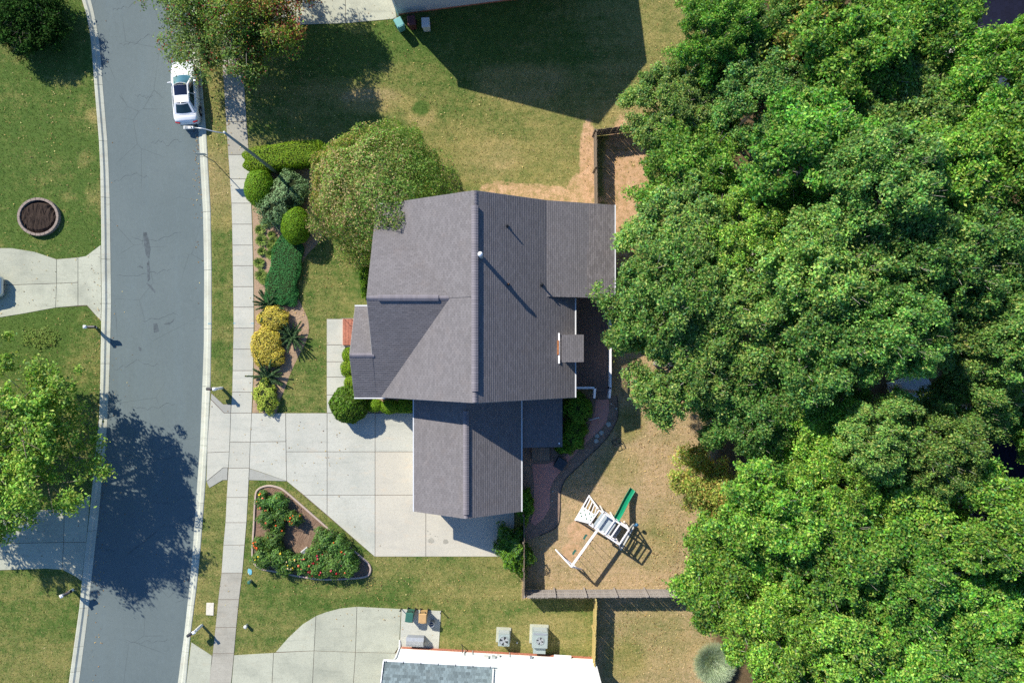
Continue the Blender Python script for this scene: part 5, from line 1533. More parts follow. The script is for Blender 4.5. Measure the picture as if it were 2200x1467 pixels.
# swing beam
s0, s1 = G(1275, 1122), G(1222, 1196)
MB().bar(up(s0, 2.2), up(s1, 2.2), .14, .16).build('swing_beam', PW, ps)
for ft in ((1194, 1180), (1250, 1222)):
    MB().bar(up(G(*ft), 0), up(s1, 2.2), .09).build('swing_leg', PW, ps)
MB().bar(up(G(*(1194, 1180)).lerp(s1, .45), 1.0), up(G(1250, 1222).lerp(s1, .45), 1.0), .07).build('swing_brace', PW, ps)
dirb = (s1 - s0).normalized(); perp = Vector((-dirb.y, dirb.x, 0))
for t_ in (.36, .80):
    p = s0.lerp(s1, t_)
    seat = MB()
    vs_ = []
    for k in range(7):
        u_ = -1 + k / 3
        for w_ in (-.08, .08):
            pp = p + dirb * u_ * .21 + perp * w_; vs_.append((pp.x, pp.y, .42 + .09 * u_ * u_)); vs_.append((pp.x, pp.y, .45 + .09 * u_ * u_))
    fs_ = []
    for k in range(6):
        a_ = k * 4
        fs_ += [(a_, a_ + 2, a_ + 6, a_ + 4), (a_ + 1, a_ + 3, a_ + 7, a_ + 5), (a_, a_ + 1, a_ + 5, a_ + 4), (a_ + 2, a_ + 3, a_ + 7, a_ + 6)]
    so = seat.add(vs_, fs_).build('swing_seat', M['green_pl'], ps)
    for u_ in (-1, 1):
        MB().tube([p + dirb * u_ * .21 + Vector((0, 0, .53)), p + dirb * u_ * .24 + Vector((0, 0, 2.15))], .012, 5).build('rope', M['pole'], so)
# slide: a trough with raised sides, flattening at the foot
st_, en = up(A.lerp(B_, .62), 1.42), up(G(1358, 1049), .12)
sd_ = (en - st_); sdir = Vector((sd_.x, sd_.y, 0)).normalized(); sper = Vector((-sdir.y, sdir.x, 0))
Ls = math.hypot(sd_.x, sd_.y)
vs_ = []; fs_ = []
prof = [(-.25, .16), (-.23, .17), (-.20, .15), (-.17, .0), (0, -.01), (.17, .0), (.20, .15), (.23, .17), (.25, .16)]
N_ = 18
for i in range(N_ + 1):
    t_ = i / N_
    z = .14 + 1.28 * (1 - t_) ** 1.15 + .10 * math.sin(t_ * math.pi * 2) * (1 - t_)
    p = st_ + sdir * Ls * t_
    for a_, b_ in prof:
        vs_.append((p.x + sper.x * a_, p.y + sper.y * a_, z + b_))
k = len(prof)
for i in range(N_):
    for j in range(k - 1): fs_.append((i * k + j, i * k + j + 1, (i + 1) * k + j + 1, (i + 1) * k + j))
sl = MB().add(vs_, fs_).build('slide', M['slide'], ps, smooth=False)
sm = sl.modifiers.new('thickness', 'SOLIDIFY'); sm.thickness = .02

# ------------------------------------------------------------------ foliage
def unit(v):
    return v / np.maximum(np.linalg.norm(v, axis=1, keepdims=True), 1e-9)


def leaf_mesh(name, Pn, Nn, size, cols, rng, aspect=0.5, fold=0.12, mat=None, droop=0.0, vertical=False):
    """one small diamond-shaped leaf per point"""
    n = len(Pn)
    t = unit(np.cross(Nn, rng.normal(size=(n, 3))))
    if droop: t = unit(t - np.array([0, 0, droop]))
    b = unit(np.cross(Nn, t))
    s = (size * rng.uniform(0.65, 1.35, n))[:, None]
    v0 = Pn - t * s * 0.5
    v1 = Pn + b * s * aspect * 0.5 + Nn * s * fold
    v2 = Pn + t * s * 0.5
    v3 = Pn - b * s * aspect * 0.5 + Nn * s * fold
    V = np.stack([v0, v1, v2, v3], 1).reshape(-1, 3)
    Fq = np.arange(4 * n, dtype=np.int32).reshape(-1, 4)
    m = quads_mesh(name, V, Fq)
    ca = m.color_attributes.new('Col', 'FLOAT_COLOR', 'POINT')
    cc = np.ones((n, 4, 4), np.float32); cc[:, :, :3] = cols[:, None, :]
    ca.data.foreach_set('color', cc.ravel())
    m.materials.append(mat or M['leaf'])
    return m


def sphere_dirs(rng, n, zmin=-1.0):
    z = rng.uniform(zmin, 1, n); a = rng.uniform(0, 2 * np.pi, n); r = np.sqrt(np.maximum(0, 1 - z * z))
    return np.stack([r * np.cos(a), r * np.sin(a), z], 1)


def palette(rng, n, pal, w=None):
    pal = np.array(pal, float)
    i = rng.choice(len(pal), n, p=w); j = rng.choice(len(pal), n, p=w)
    k = rng.uniform(0, .5, n)[:, None]
    return pal[i] * (1 - k) + pal[j] * k


def crown(name, seed, R, z0, z1, nl, ns, nlv, leaf, pal, w=None, mat=None, spread=0.62, lobe_r=0.36, openness=0.0, colfn=None, aspect=0.5, flat=0.8, zr=(.35, .95), drop=.2, sub=(.28, .52)):
    """leaves in clumps on lobes that fill a dome of radius R between z0 and z1"""
    rng = np.random.default_rng(seed)
    Pn = []; Nn = []; Cs = []
    hz = (z1 - z0) / 2; zc = (z0 + z1) / 2
    lobes = []
    ga = 2.39996
    for i in range(nl):
        f = (i + .5) / nl
        rr = min(math.sqrt(f) * spread * R * rng.uniform(.8, 1.25), spread * R * 1.03)
        a = i * ga + rng.uniform(-.5, .5)
        dome = math.sqrt(max(0.05, 1 - (rr / R) ** 2))
        z = zc + hz * (dome * rng.uniform(*zr) - (.55 if rng.random() < drop else 0))
        lobes.append((rr * math.cos(a), rr * math.sin(a), z, R * lobe_r * rng.uniform(.7, 1.2)))
    for (x, y, z, r) in lobes:
        lobe_col = rng.uniform(.82, 1.18)
        d = sphere_dirs(rng, ns, -.35)
        for k in range(ns):
            if rng.random() < openness: continue
            sc_ = np.array([x, y, z]) + d[k] * r * np.array([1, 1, flat]) * rng.uniform(.4, 1.2)
            sr = r * rng.uniform(*sub)
            n = int(nlv * (sr / (r * .4)) ** 2)
            st3 = rng.uniform(.5, 1.7, 3)
            dd = sphere_dirs(rng, n, -.55)
            rad = sr * (rng.uniform(.35, 1.0, n) ** .5)[:, None] * (1 + .25 * rng.normal(size=(n, 1)))
            p = sc_ + dd * rad * st3 * np.array([1, 1, .75]) + rng.normal(size=(n, 3)) * sr * .2
            nn = unit(dd * .25 + np.array([-.12, .12, .8]) + d[k] * .12 + rng.normal(size=(n, 3)) * .62)
            c = palette(rng, n, pal, w) * lobe_col * rng.uniform(.82, 1.2)
            Pn.append(p); Nn.append(nn); Cs.append(c)
    Pn = np.concatenate(Pn); Nn = np.concatenate(Nn); Cs = np.concatenate(Cs)
    if colfn is not None: Cs = colfn(Pn, Cs, rng)
    return leaf_mesh(name, Pn, Nn, leaf, Cs, rng, aspect, mat=mat), lobes


def trunk_mesh(name, seed, h, r0, lobes, zfork, mat, lean=(0, 0)):
    rng = np.random.default_rng(seed)
    mb = MB()
    top = Vector((lean[0], lean[1], h))
    mb.tube([(0, 0, -.1), (lean[0] * .3, lean[1] * .3, zfork * .6), Vector((lean[0] * .6, lean[1] * .6, zfork)), top], [r0 * 1.15, r0 * .9, r0 * .75, r0 * .15], 8)
    for (x, y, z, r) in lobes:
        s = Vector((lean[0] * .6, lean[1] * .6, zfork)) .lerp(top, rng.uniform(0, .6))
        e = Vector((x, y, z + r * .3))
        mid = s.lerp(e, .5) + Vector((rng.uniform(-.2, .2), rng.uniform(-.2, .2), rng.uniform(-.1, .4)))
        mb.tube([s, mid, e], [r0 * .42, r0 * .28, r0 * .07], 6)
        for _ in range(3):
            q = sphere_dirs(rng, 1, 0)[0] * r * 1.05
            mb.tube([mid.lerp(e, rng.uniform(.3, .9)), e + Vector(q)], [r0 * .13, r0 * .03], 5)
    m = mb.mesh(name); m.materials.append(mat)
    return m


GREENS = [(0.088, 0.250, 0.020), (0.130, 0.325, 0.028), (0.190, 0.395, 0.042), (0.042, 0.150, 0.034), (0.28, 0.47, 0.085), (0.33, 0.38, 0.08), (0.066, 0.190, 0.055)]
DEEP = [(0.080, 0.210, 0.032), (0.122, 0.275, 0.042), (0.175, 0.335, 0.058), (0.040, 0.128, 0.040), (0.27, 0.41, 0.11), (0.31, 0.33, 0.09), (0.068, 0.175, 0.065)]
protos = []
for s in range(5):
    cm, lb = crown('crown', 100 + s, 4.4, 5.0, 13.0, 30, 14, 215, (.225 if s < 3 else .20), GREENS if s < 3 else DEEP, spread=.84, lobe_r=.235, flat=.75, sub=(.16, .55), zr=(.55, 1.0), drop=.12)
    protos.append((cm, trunk_mesh('trunk', 200 + s, 11.5, .22, lb, 5.5, M['bark_pale'])))
for s in range(3):
    cm, lb = crown('crown', 130 + s, 4.0, 3.6, 10.3, 32, 14, 205, .175, DEEP if s != 1 else GREENS, spread=.85, lobe_r=.225, flat=.75, sub=(.16, .55), zr=(.55, 1.0), drop=.12)
    protos.append((cm, trunk_mesh('trunk', 230 + s, 9.0, .19, lb, 4.2, M['bark_pale'])))
cmY, lbY = crown('crown', 151, 2.4, 1.2, 6.0, 13, 10, 190, .16, [(0.26, 0.32, 0.06), (0.20, 0.31, 0.05), (0.38, 0.34, 0.09), (0.15, 0.26, 0.05), (0.38, 0.25, 0.08)], spread=.72, lobe_r=.36, openness=.12)
protos.append((cmY, trunk_mesh('trunk', 251, 5, .11, lbY, 2.0, M['bark_pale'])))


def tree_at(x, y, rad, proto, label, hs=1.0, group='broadleaf trees of the wood', name='broadleaf_tree', seed=0):
    """x, y, rad: crown centre and radius in the plan photo"""
    R0, hm = (4.4, 10.5) if proto < 5 else ((4.0, 8.2) if proto < 8 else (2.4, 4.5))
    h = hm * hs
    s_ = (CAM_H - h) / F
    k = rad * s_ / R0 * .93
    c = G(x, y, h)
    root = empty(name, (c.x, c.y, 0), label=label, cat='tree', group=group)
    root.rotation_euler = (0, 0, random.uniform(0, 6.283)); root.scale = (k, k * random.uniform(.93, 1.07), hs)
    inst(protos[proto][1], 'trunk', root, (0, 0, 0)); inst(protos[proto][0], 'crown', root, (0, 0, 0))
    return root


WOOD = [
    (1545, 70, 105, 6, .95, 'loose yellow green tree at the top, left edge of the wood above the fence'),
    (1440, 235, 105, 5, .85, 'low leafy tree touching the tip of the top house shadow'),
    (1490, 365, 130, 6, .95, 'leafy tree standing over the short fence behind the top lawn'),
    (1470, 520, 140, 5, 1.05, 'deep green tree beside the sunroom roof corner'),
    (1430, 650, 140, 7, 1.05, 'deep green tree reaching over the sunroom eave and the deck rail'),
    (1470, 790, 125, 5, 1.0, 'deep green tree overhanging the dry lawn beside the deck'),
    (1610, 880, 118, 7, 1.05, 'deep green tree behind the round pale stone on the back lawn'),
    (1515, 1045, 82, 8, 1.0, 'small yellowing tree at the lawn edge right of the slide'),
    (1650, 1110, 128, 1, .9, 'bright green tree behind the small yellowing tree'),
    (1580, 1225, 140, 2, .88, 'bright green tree overhanging the foot of the play lawn fence'),
    (1660, 1365, 120, 0, .9, 'bright green tree beside the pale grass clump at the bottom'),
    (1552, 195, 85, 7, .85, 'small leafy tree between the low leafy tree and the loose yellow green one'),
    (1640, 75, 90, 5, .9, 'leafy tree at the top edge between the yellow green and thin yellowish trees'),
    (1650, 210, 130, 5, 1.05, 'tree behind the low leafy one at the upper left of the wood'),
    (1720, 60, 105, 8, 1.9, 'thin yellowish tree at the top edge of the wood'),
    (1735, 330, 140, 0, 1.0, 'broad tree second from the low leafy one across the upper wood'),
    (1830, 120, 140, 1, 1.0, 'broad bright tree at the top of the wood'),
    (1975, 70, 130, 2, 1.05, 'bright tree left of the dark roof at top right'),
    (1960, 240, 145, 3, 1.05, 'tall tree below left of the dark roof at top right'),
    (2120, 215, 135, 0, 1.05, 'bright tree directly below the dark roof at top right'),
    (2215, 95, 75, 1, 1.1, 'tree at the right edge beside the dark roof at top right'),
    (1870, 400, 135, 4, 1.1, 'tall tree in the upper middle of the wood'),
    (2020, 390, 140, 1, 1.05, 'yellow green tree in the upper right of the wood'),
    (2165, 370, 135, 2, 1.05, 'yellow green tree at the right edge in the upper wood'),
    (1635, 520, 130, 6, 1.1, 'tree just right of the one beside the sunroom roof corner'),
    (1760, 570, 140, 4, 1.0, 'olive tinted tree in the middle left of the wood'),
    (1910, 560, 140, 3, 1.1, 'tall tree at the very middle of the wood'),
    (2060, 540, 140, 4, 1.05, 'tree right of the one at the very middle of the wood'),
    (2195, 560, 115, 3, 1.05, 'tree at the right edge level with the roof flue'),
    (1620, 690, 140, 7, 1.1, 'tree just right of the one reaching over the deck rail'),
    (1775, 730, 140, 3, 1.05, 'tree left of the pale blue shed gap'),
    (1915, 700, 110, 4, 1.05, 'tree directly above the pale blue shed gap'),
    (2060, 705, 130, 5, 1.15, 'tree above right of the pale blue shed gap'),
    (2195, 720, 110, 4, 1.0, 'tree at the right edge above the lower dark roof'),
    (1750, 890, 125, 6, 1.05, 'tree below left of the pale blue shed gap'),
    (1880, 930, 95, 3, .95, 'tree directly below the pale blue shed gap'),
    (2075, 855, 100, 7, 1.05, 'tree right of the pale blue shed gap'),
    (2195, 890, 85, 6, .95, 'small tree at the right edge just above the lower dark roof'),
    (2010, 960, 100, 4, .95, 'tree left of the lower dark roof'),
    (1790, 1040, 110, 0, .85, 'bright tree where the lower bright wood begins'),
    (1945, 1100, 140, 1, .92, 'bright tree below left of the lower dark roof'),
    (2120, 1120, 125, 2, .95, 'bright tree directly below the lower dark roof'),
    (2215, 1160, 80, 0, .92, 'bright tree at the right edge below the lower dark roof'),
    (1785, 1195, 135, 2, .95, 'bright tree right of the one over the fence foot'),
    (1925, 1260, 135, 0, .98, 'bright tree in the middle of the lower wood'),
    (2065, 1290, 135, 1, .95, 'bright tree in the lower right wood'),
    (2200, 1310, 115, 2, .95, 'bright tree at the right edge of the lower wood'),
    (1790, 1360, 130, 1, .95, 'bright tree at the bottom, third from the pale grass clump'),
    (1715, 1470, 110, 2, .9, 'bright tree cut off by the bottom edge nearest the pale grass clump'),
    (1920, 1420, 130, 2, .98, 'bright tree at the bottom edge in the middle of the wood'),
    (2060, 1440, 130, 0, .95, 'bright tree at the bottom edge, second from the corner'),
    (2195, 1455, 110, 1, .95, 'bright tree in the bottom right corner'),
]
for i, (x, y, r, pr, hs, lab) in enumerate(WOOD):
    tree_at(x, y, r * 1.03, pr, lab, hs * random.uniform(.86, 1.15))


def single_tree(name, label, px_, h_mid, cm, tm, k=1.0, rz=0.0):
    c = G(px_[0], px_[1], h_mid)
    root = empty(name, (c.x, c.y, 0), rz, label=label, cat='tree')
    root.scale = (k, k, k)
    inst(tm, 'trunk', root, (0, 0, 0)); inst(cm, 'crown', root, (0, 0, 0))
    return root


# big street tree on the left
cm, lb = crown('crown', 301, 7.7, .9, 7.2, 56, 13, 190, .225, [(0.090, 0.225, 0.025), (0.138, 0.295, 0.035), (0.20, 0.36, 0.055), (0.050, 0.15, 0.035), (0.29, 0.36, 0.08)], spread=.88, lobe_r=.21, openness=.20, sub=(.2, .42), zr=(.4, 1.0))
single_tree('street_tree', 'big green tree whose dappled shadow covers the road at lower left', (-30, 952), 4.6, cm, trunk_mesh('trunk', 401, 6.6, .26, lb, 3.2, M['bark']))
# dark tree top left
cm, lb = crown('crown', 302, 2.85, .0, 1.9, 26, 12, 170, .19, [(0.016, 0.044, 0.010), (0.024, 0.060, 0.012), (0.036, 0.075, 0.016), (0.010, 0.028, 0.008)], spread=.72, lobe_r=.34, mat=M['leaf_dark'], aspect=.35)
single_tree('evergreen_tree', 'very dark evergreen tree at the top left corner lawn', (64, 38), 1.1, cm, trunk_mesh('trunk', 402, 1.9, .14, lb, .6, M['bark']))


def maple_col(p, c, rng):
    # turning leaves: russet towards the outer east and north, dusty green to the west
    t = np.clip((p[:, 0] * .55 + p[:, 1] * .45 + rng.normal(size=len(p)) * 1.3) / 4.2, -1, 1)
    red = np.array([.34, .075, .05]); org = np.array([.34, .15, .05]); dus = np.array([.12, .17, .075])
    m = np.clip((t + .02) * 1.8, 0, 1)[:, None] * (rng.random(len(p)) < .78)[:, None]
    pick = (rng.random(len(p)) < .5)[:, None]
    c = c * (1 - m) + np.where(pick, red, org) * m
    w = np.clip((-t - .15) * 1.2, 0, .55)[:, None]
    c = c * (1 - w) + dus * w
    r2 = (rng.random(len(p)) < .06)[:, None]
    return np.where(r2, red * .8, c)


cm, lb = crown('crown', 303, 5.8, 1.0, 5.6, 36, 11, 190, .18, [(0.100, 0.215, 0.020), (0.140, 0.265, 0.026), (0.20, 0.315, 0.040), (0.065, 0.150, 0.022)], spread=.84, lobe_r=.24, openness=.10, colfn=maple_col)
single_tree('maple_tree', 'green and russet maple over the kerb and parked white car', (522, 8), 3.6, cm, trunk_mesh('trunk', 403, 4.8, .17, lb, 1.6, M['bark_pale']))


def myrtle_col(p, c, rng):
    t = rng.random(len(p)); hi = p[:, 2] > np.percentile(p[:, 2], 35)
    br = np.array([.36, .275, .14])
    m = ((t < np.clip(.24 - p[:, 0] * .06, .05, .5)) & hi)[:, None]
    return np.where(m, br * rng.uniform(.7, 1.3, (len(p), 1)), c)


# ------------------------------------------------------------------ shrubs
def bush_mesh(name, seed, n, leaf, pal, shape='ball', lump=.10, mat=None, aspect=.55, zsq=1.0, box=(1, 1, 1), depth=.25, droop=0.0, nrand=.35, rag=0.0):
    """unit shrub: half extents 1, standing on z = 0, height 1"""
    rng = np.random.default_rng(seed)
    if shape == 'ball':
        d = sphere_dirs(rng, n, -.75)
        ph = rng.uniform(0, 6.28, 6)
        l = 1 + lump * (np.sin(d[:, 0] * 5 + ph[0]) * np.sin(d[:, 1] * 5 + ph[1]) + .6 * np.sin(d[:, 0] * 11 + ph[2] + d[:, 2] * 7) * np.sin(d[:, 1] * 12 + ph[3]))
        if rag:
            cd = sphere_dirs(rng, 170, -.6); own = np.argmax(d @ cd.T, 1); near = (d * cd[own]).sum(1)
            l = l * (1 + rag * (rng.uniform(-1, 1, 170)[own] * .55 + (near - .978) * 16))
        rad = (1 - depth * rng.random(n) ** 2.2) * l
        p = d * rad[:, None]
        p[:, 2] = .5 + p[:, 2] * .5
        nn = unit(d + rng.normal(size=(n, 3)) * nrand)
    else:
        d = sphere_dirs(rng, n, -.6)
        e = 5.0
        k = (np.abs(d) ** e).sum(1) ** (-1 / e)
        rad = k * (1 - depth * rng.random(n) ** 2.2) * (1 + lump * np.sin(d[:, 0] * 9) * np.sin(d[:, 1] * 8 + 1))
        p = d * rad[:, None]
        p[:, 2] = .5 + p[:, 2] * .5
        g = unit(np.sign(d) * np.abs(d * k[:, None]) ** (e - 1))
        nn = unit(g + rng.normal(size=(n, 3)) * nrand)
    p[:, 2] = np.maximum(p[:, 2], .02)
    return p, nn, palette(rng, n, pal), rng


def bush(name, label, px_, rx, ry, h, n, leaf, pal, rz=0.0, group=None, core=.86, cat='shrub', flowers=None, hpx=None, mat=None, seed=None, **kw):
    """px_: centre in the plan photo seen at height hpx; rx, ry: half size in metres; h: height"""
    seed = seed or (hash((px_[0] * 7 + px_[1] * 13)) & 0xffff)
    p, nn, c, rng = bush_mesh(name, seed, n, leaf, pal, **kw)
    p = p * np.array([rx, ry, h])
    nn = unit(nn / np.array([rx, ry, h / 2]))
    m = leaf_mesh('foliage', p, nn, leaf, c, rng, kw.get('aspect', .55), .1, mat or M['leaf_dull'])
    cc = G(px_[0], px_[1], h * .55 if hpx is None else hpx)
    root = empty(name, (cc.x, cc.y, 0), rz, label=label, cat=cat, group=group)
    inst(m, 'foliage', root, (0, 0, 0))
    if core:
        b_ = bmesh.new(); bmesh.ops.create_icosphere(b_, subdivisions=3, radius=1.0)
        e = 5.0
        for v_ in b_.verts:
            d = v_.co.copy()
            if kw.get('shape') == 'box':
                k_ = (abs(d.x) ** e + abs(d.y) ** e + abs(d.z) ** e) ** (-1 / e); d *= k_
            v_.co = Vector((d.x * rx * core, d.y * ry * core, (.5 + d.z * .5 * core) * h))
        me = bpy.data.meshes.new('dark_core'); b_.to_mesh(me); b_.free(); me.materials.append(M['core'])
        inst(me, 'dark_core', root, (0, 0, 0))
    return root


pm_, nm_, cm_, rm_ = bush_mesh('crown', 304, 66000, .13, [(0.14, 0.235, 0.04), (0.19, 0.295, 0.055), (0.26, 0.345, 0.08), (0.090, 0.165, 0.035), (0.11, 0.24, 0.045)], shape='ball', lump=.10, depth=.26, nrand=.45, rag=.24)
pm_ = pm_ * np.array([4.6, 4.6, 5.0]) + np.array([0, 0, .5])
pm_ += rm_.normal(size=pm_.shape) * .05
cm_ = myrtle_col(pm_, cm_, rm_)
tw_ = [(2.9 * math.cos(a), 2.9 * math.sin(a), 3.4, 1.0) for a in np.linspace(0, 6, 9)] + [(0, 0, 4.5, 1.2)]
single_tree('crape_myrtle', 'olive brown crape myrtle overlapping the front corner of the grey roof', (809, 412), 3.6, leaf_mesh('crown', pm_, nm_, .15, cm_, rm_, .5, mat=M['leaf']), trunk_mesh('trunk', 404, 4.2, .10, tw_, .8, M['bark_pale']))


BRIGHT = [(0.125, 0.225, 0.008), (0.175, 0.275, 0.010), (0.24, 0.325, 0.016), (0.080, 0.165, 0.008)]
MID = [(0.078, 0.180, 0.013), (0.115, 0.230, 0.017), (0.155, 0.275, 0.021), (0.050, 0.125, 0.012)]
SILV = [(0.125, 0.215, 0.085), (0.18, 0.28, 0.12), (0.235, 0.335, 0.16), (0.085, 0.15, 0.06)]
JUN = [(0.030, 0.145, 0.036), (0.046, 0.185, 0.044), (0.066, 0.215, 0.052), (0.022, 0.105, 0.030)]
GOLD = [(0.42, 0.325, 0.035), (0.53, 0.41, 0.05), (0.29, 0.285, 0.035), (0.62, 0.50, 0.13)]
LIME = [(0.26, 0.34, 0.04), (0.35, 0.41, 0.055), (0.17, 0.25, 0.03), (0.44, 0.46, 0.09)]
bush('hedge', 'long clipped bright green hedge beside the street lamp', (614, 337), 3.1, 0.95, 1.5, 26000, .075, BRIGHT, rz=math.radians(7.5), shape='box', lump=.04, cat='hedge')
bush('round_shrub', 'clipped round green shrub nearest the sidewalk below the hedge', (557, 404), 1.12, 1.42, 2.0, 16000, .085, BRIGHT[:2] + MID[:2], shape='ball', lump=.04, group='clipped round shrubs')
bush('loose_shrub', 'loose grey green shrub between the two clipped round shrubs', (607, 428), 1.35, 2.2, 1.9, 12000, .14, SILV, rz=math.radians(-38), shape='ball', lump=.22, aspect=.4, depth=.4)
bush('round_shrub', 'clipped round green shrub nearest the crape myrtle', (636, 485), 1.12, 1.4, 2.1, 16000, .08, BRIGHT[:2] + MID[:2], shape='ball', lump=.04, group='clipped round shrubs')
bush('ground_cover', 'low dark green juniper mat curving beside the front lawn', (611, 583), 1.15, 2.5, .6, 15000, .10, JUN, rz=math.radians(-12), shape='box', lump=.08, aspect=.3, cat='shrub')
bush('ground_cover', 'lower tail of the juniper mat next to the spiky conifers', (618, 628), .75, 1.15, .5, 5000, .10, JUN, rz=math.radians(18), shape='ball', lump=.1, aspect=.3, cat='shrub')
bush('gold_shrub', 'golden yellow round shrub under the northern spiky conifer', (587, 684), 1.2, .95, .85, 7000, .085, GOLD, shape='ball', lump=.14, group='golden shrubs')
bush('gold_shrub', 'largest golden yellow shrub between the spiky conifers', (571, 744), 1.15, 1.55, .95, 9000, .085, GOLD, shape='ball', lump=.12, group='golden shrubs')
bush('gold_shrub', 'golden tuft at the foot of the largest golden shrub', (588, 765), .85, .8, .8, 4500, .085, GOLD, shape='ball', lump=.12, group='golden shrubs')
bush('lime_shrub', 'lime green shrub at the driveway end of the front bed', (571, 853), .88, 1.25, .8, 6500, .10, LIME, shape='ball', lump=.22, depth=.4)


def conifer(px_, r, h, label, seed):
    rng = np.random.default_rng(seed)
    root = empty('spiky_conifer', G(px_[0], px_[1], h * .35), label=label, cat='shrub', group='spiky dark conifers in the front bed')
    root.location.z = 0
    Pn = []; Nn = []
    stems = 30
    tw = MB()
    for i in range(stems):
        a = i * 2.4 + rng.uniform(-.3, .3); el = rng.uniform(.25, 1.25)
        L = r * rng.uniform(.8, 1.2) / max(.55, math.cos(el)) * (.75 if el > .9 else 1)
        t = np.linspace(.12, 1, 46)
        d = np.array([math.cos(a) * math.cos(el), math.sin(a) * math.cos(el), math.sin(el)])
        pts = d[None, :] * t[:, None] * L + np.array([0, 0, .1])
        pts[:, 2] = np.maximum(.05, pts[:, 2] * (h / r) * .6 - .12 * t ** 2 * r * math.cos(el))
        rep = 9
        q = np.repeat(pts, rep, 0) + rng.normal(size=(len(pts) * rep, 3)) * .045 * (1.15 - np.repeat(t, rep))[:, None]
        Pn.append(q); Nn.append(unit(rng.normal(size=q.shape) * .6 + np.array([0, 0, .8])))
        tw.tube([pts[0], pts[20], pts[-1]], [.018, .012, .004], 4)
    Pn = np.concatenate(Pn); Nn = np.concatenate(Nn)
    m = leaf_mesh('foliage', Pn, Nn, .13, palette(rng, len(Pn), [(0.055, 0.115, 0.045), (0.085, 0.155, 0.062), (0.13, 0.205, 0.09), (0.035, 0.075, 0.032)]), rng, .28, mat=M['leaf_dull'])
    inst(m, 'foliage', root, (0, 0, 0))
    me = tw.mesh('stems'); me.materials.append(M['bark']); inst(me, 'stems', root, (0, 0, 0))


conifer((575, 656), 1.15, 1.1, 'spiky dark conifer above the golden shrubs', 11)
conifer((624, 723), 1.15, 1.3, 'spiky dark conifer standing nearest the front lawn', 12)
conifer((571, 808), 1.2, 1.4, 'spiky dark conifer below the golden shrubs', 13)


def tuft(name, label, px_, r, h, n, pal, group, cat='plant', width=.02, seed=1, spread=1.0, loose=.25):
    rng = np.random.default_rng(seed)
    a = rng.uniform(0, 6.283, n); rr = r * (.22 + .78 * np.sqrt(rng.random(n))); L = rng.uniform(.6, 1.1, n)
    a0 = a
    base = np.stack([np.cos(a0) * rr * loose, np.sin(a0) * rr * loose, np.zeros(n)], 1)
    a = a0 + rng.normal(size=n) * (1.1 if loose > .3 else .15)
    lr = (rr * spread + .1 * r) * (1 - loose * .6)
    tip = np.stack([base[:, 0] + np.cos(a) * lr, base[:, 1] + np.sin(a) * lr, h * L * (1 - .45 * (rr / r) ** 2)], 1)
    mid = base * .5 + tip * .5 + np.stack([0 * a, 0 * a, h * .22 * L], 1)
    sd_ = np.stack([-np.sin(a), np.cos(a), 0 * a], 1) * width
    V = np.stack([base - sd_, base + sd_, mid + sd_, mid - sd_, tip - sd_ * .2, tip + sd_ * .2], 1).reshape(-1, 3)
    i = np.arange(n)[:, None] * 6
    Fq = np.concatenate([i + np.array([[0, 1, 2, 3]]), i + np.array([[3, 2, 5, 4]])])
    m = quads_mesh('blades', V, Fq)
    ca = m.color_attributes.new('Col', 'FLOAT_COLOR', 'POINT')
    cc = np.ones((n, 6, 4), np.float32); cc[:, :, :3] = palette(rng, n, pal)[:, None, :]
    ca.data.foreach_set('color', cc.ravel()); m.materials.append(M['grassblade'])
    c = G(*px_)
    root = empty(name, c, label=label, cat=cat, group=group)
    inst(m, 'blades', root, (0, 0, 0))
    return root


LIR = [(0.15, 0.23, 0.04), (0.20, 0.28, 0.06), (0.10, 0.17, 0.035), (0.28, 0.31, 0.09)]
rowA = [(560, 495), (563, 517), (564, 541), (558, 565), (562, 592), (569, 601)]
rowB = [(585, 505), (583, 530), (584, 547), (572, 480), (590, 520)]
ords = ['first', 'second', 'third', 'fourth', 'fifth', 'sixth']
for i, p in enumerate(rowA):
    tuft('grass_tuft', f'{ords[i]} grassy tuft from the top of the row nearest the sidewalk', p, random.uniform(.3, .48), .34, 300, LIR, 'grassy tufts in the front bed', seed=50 + i)
for i, p in enumerate(rowB):
    tuft('grass_tuft', f'{["third", "fourth", "fifth", "first", "second"][i]} grassy tuft from the top of the row beside the juniper mat', p, random.uniform(.28, .48), .34, 300, LIR, 'grassy tufts in the front bed', seed=70 + i)
tuft('pampas_grass', 'big pale grey green grass clump at the bottom edge beside the wood', (1530, 1418), 1.35, 1.25, 9000, [(0.30, 0.37, 0.23), (0.38, 0.45, 0.29), (0.22, 0.29, 0.16), (0.46, 0.50, 0.35)], None, width=.009, seed=91, loose=.6)

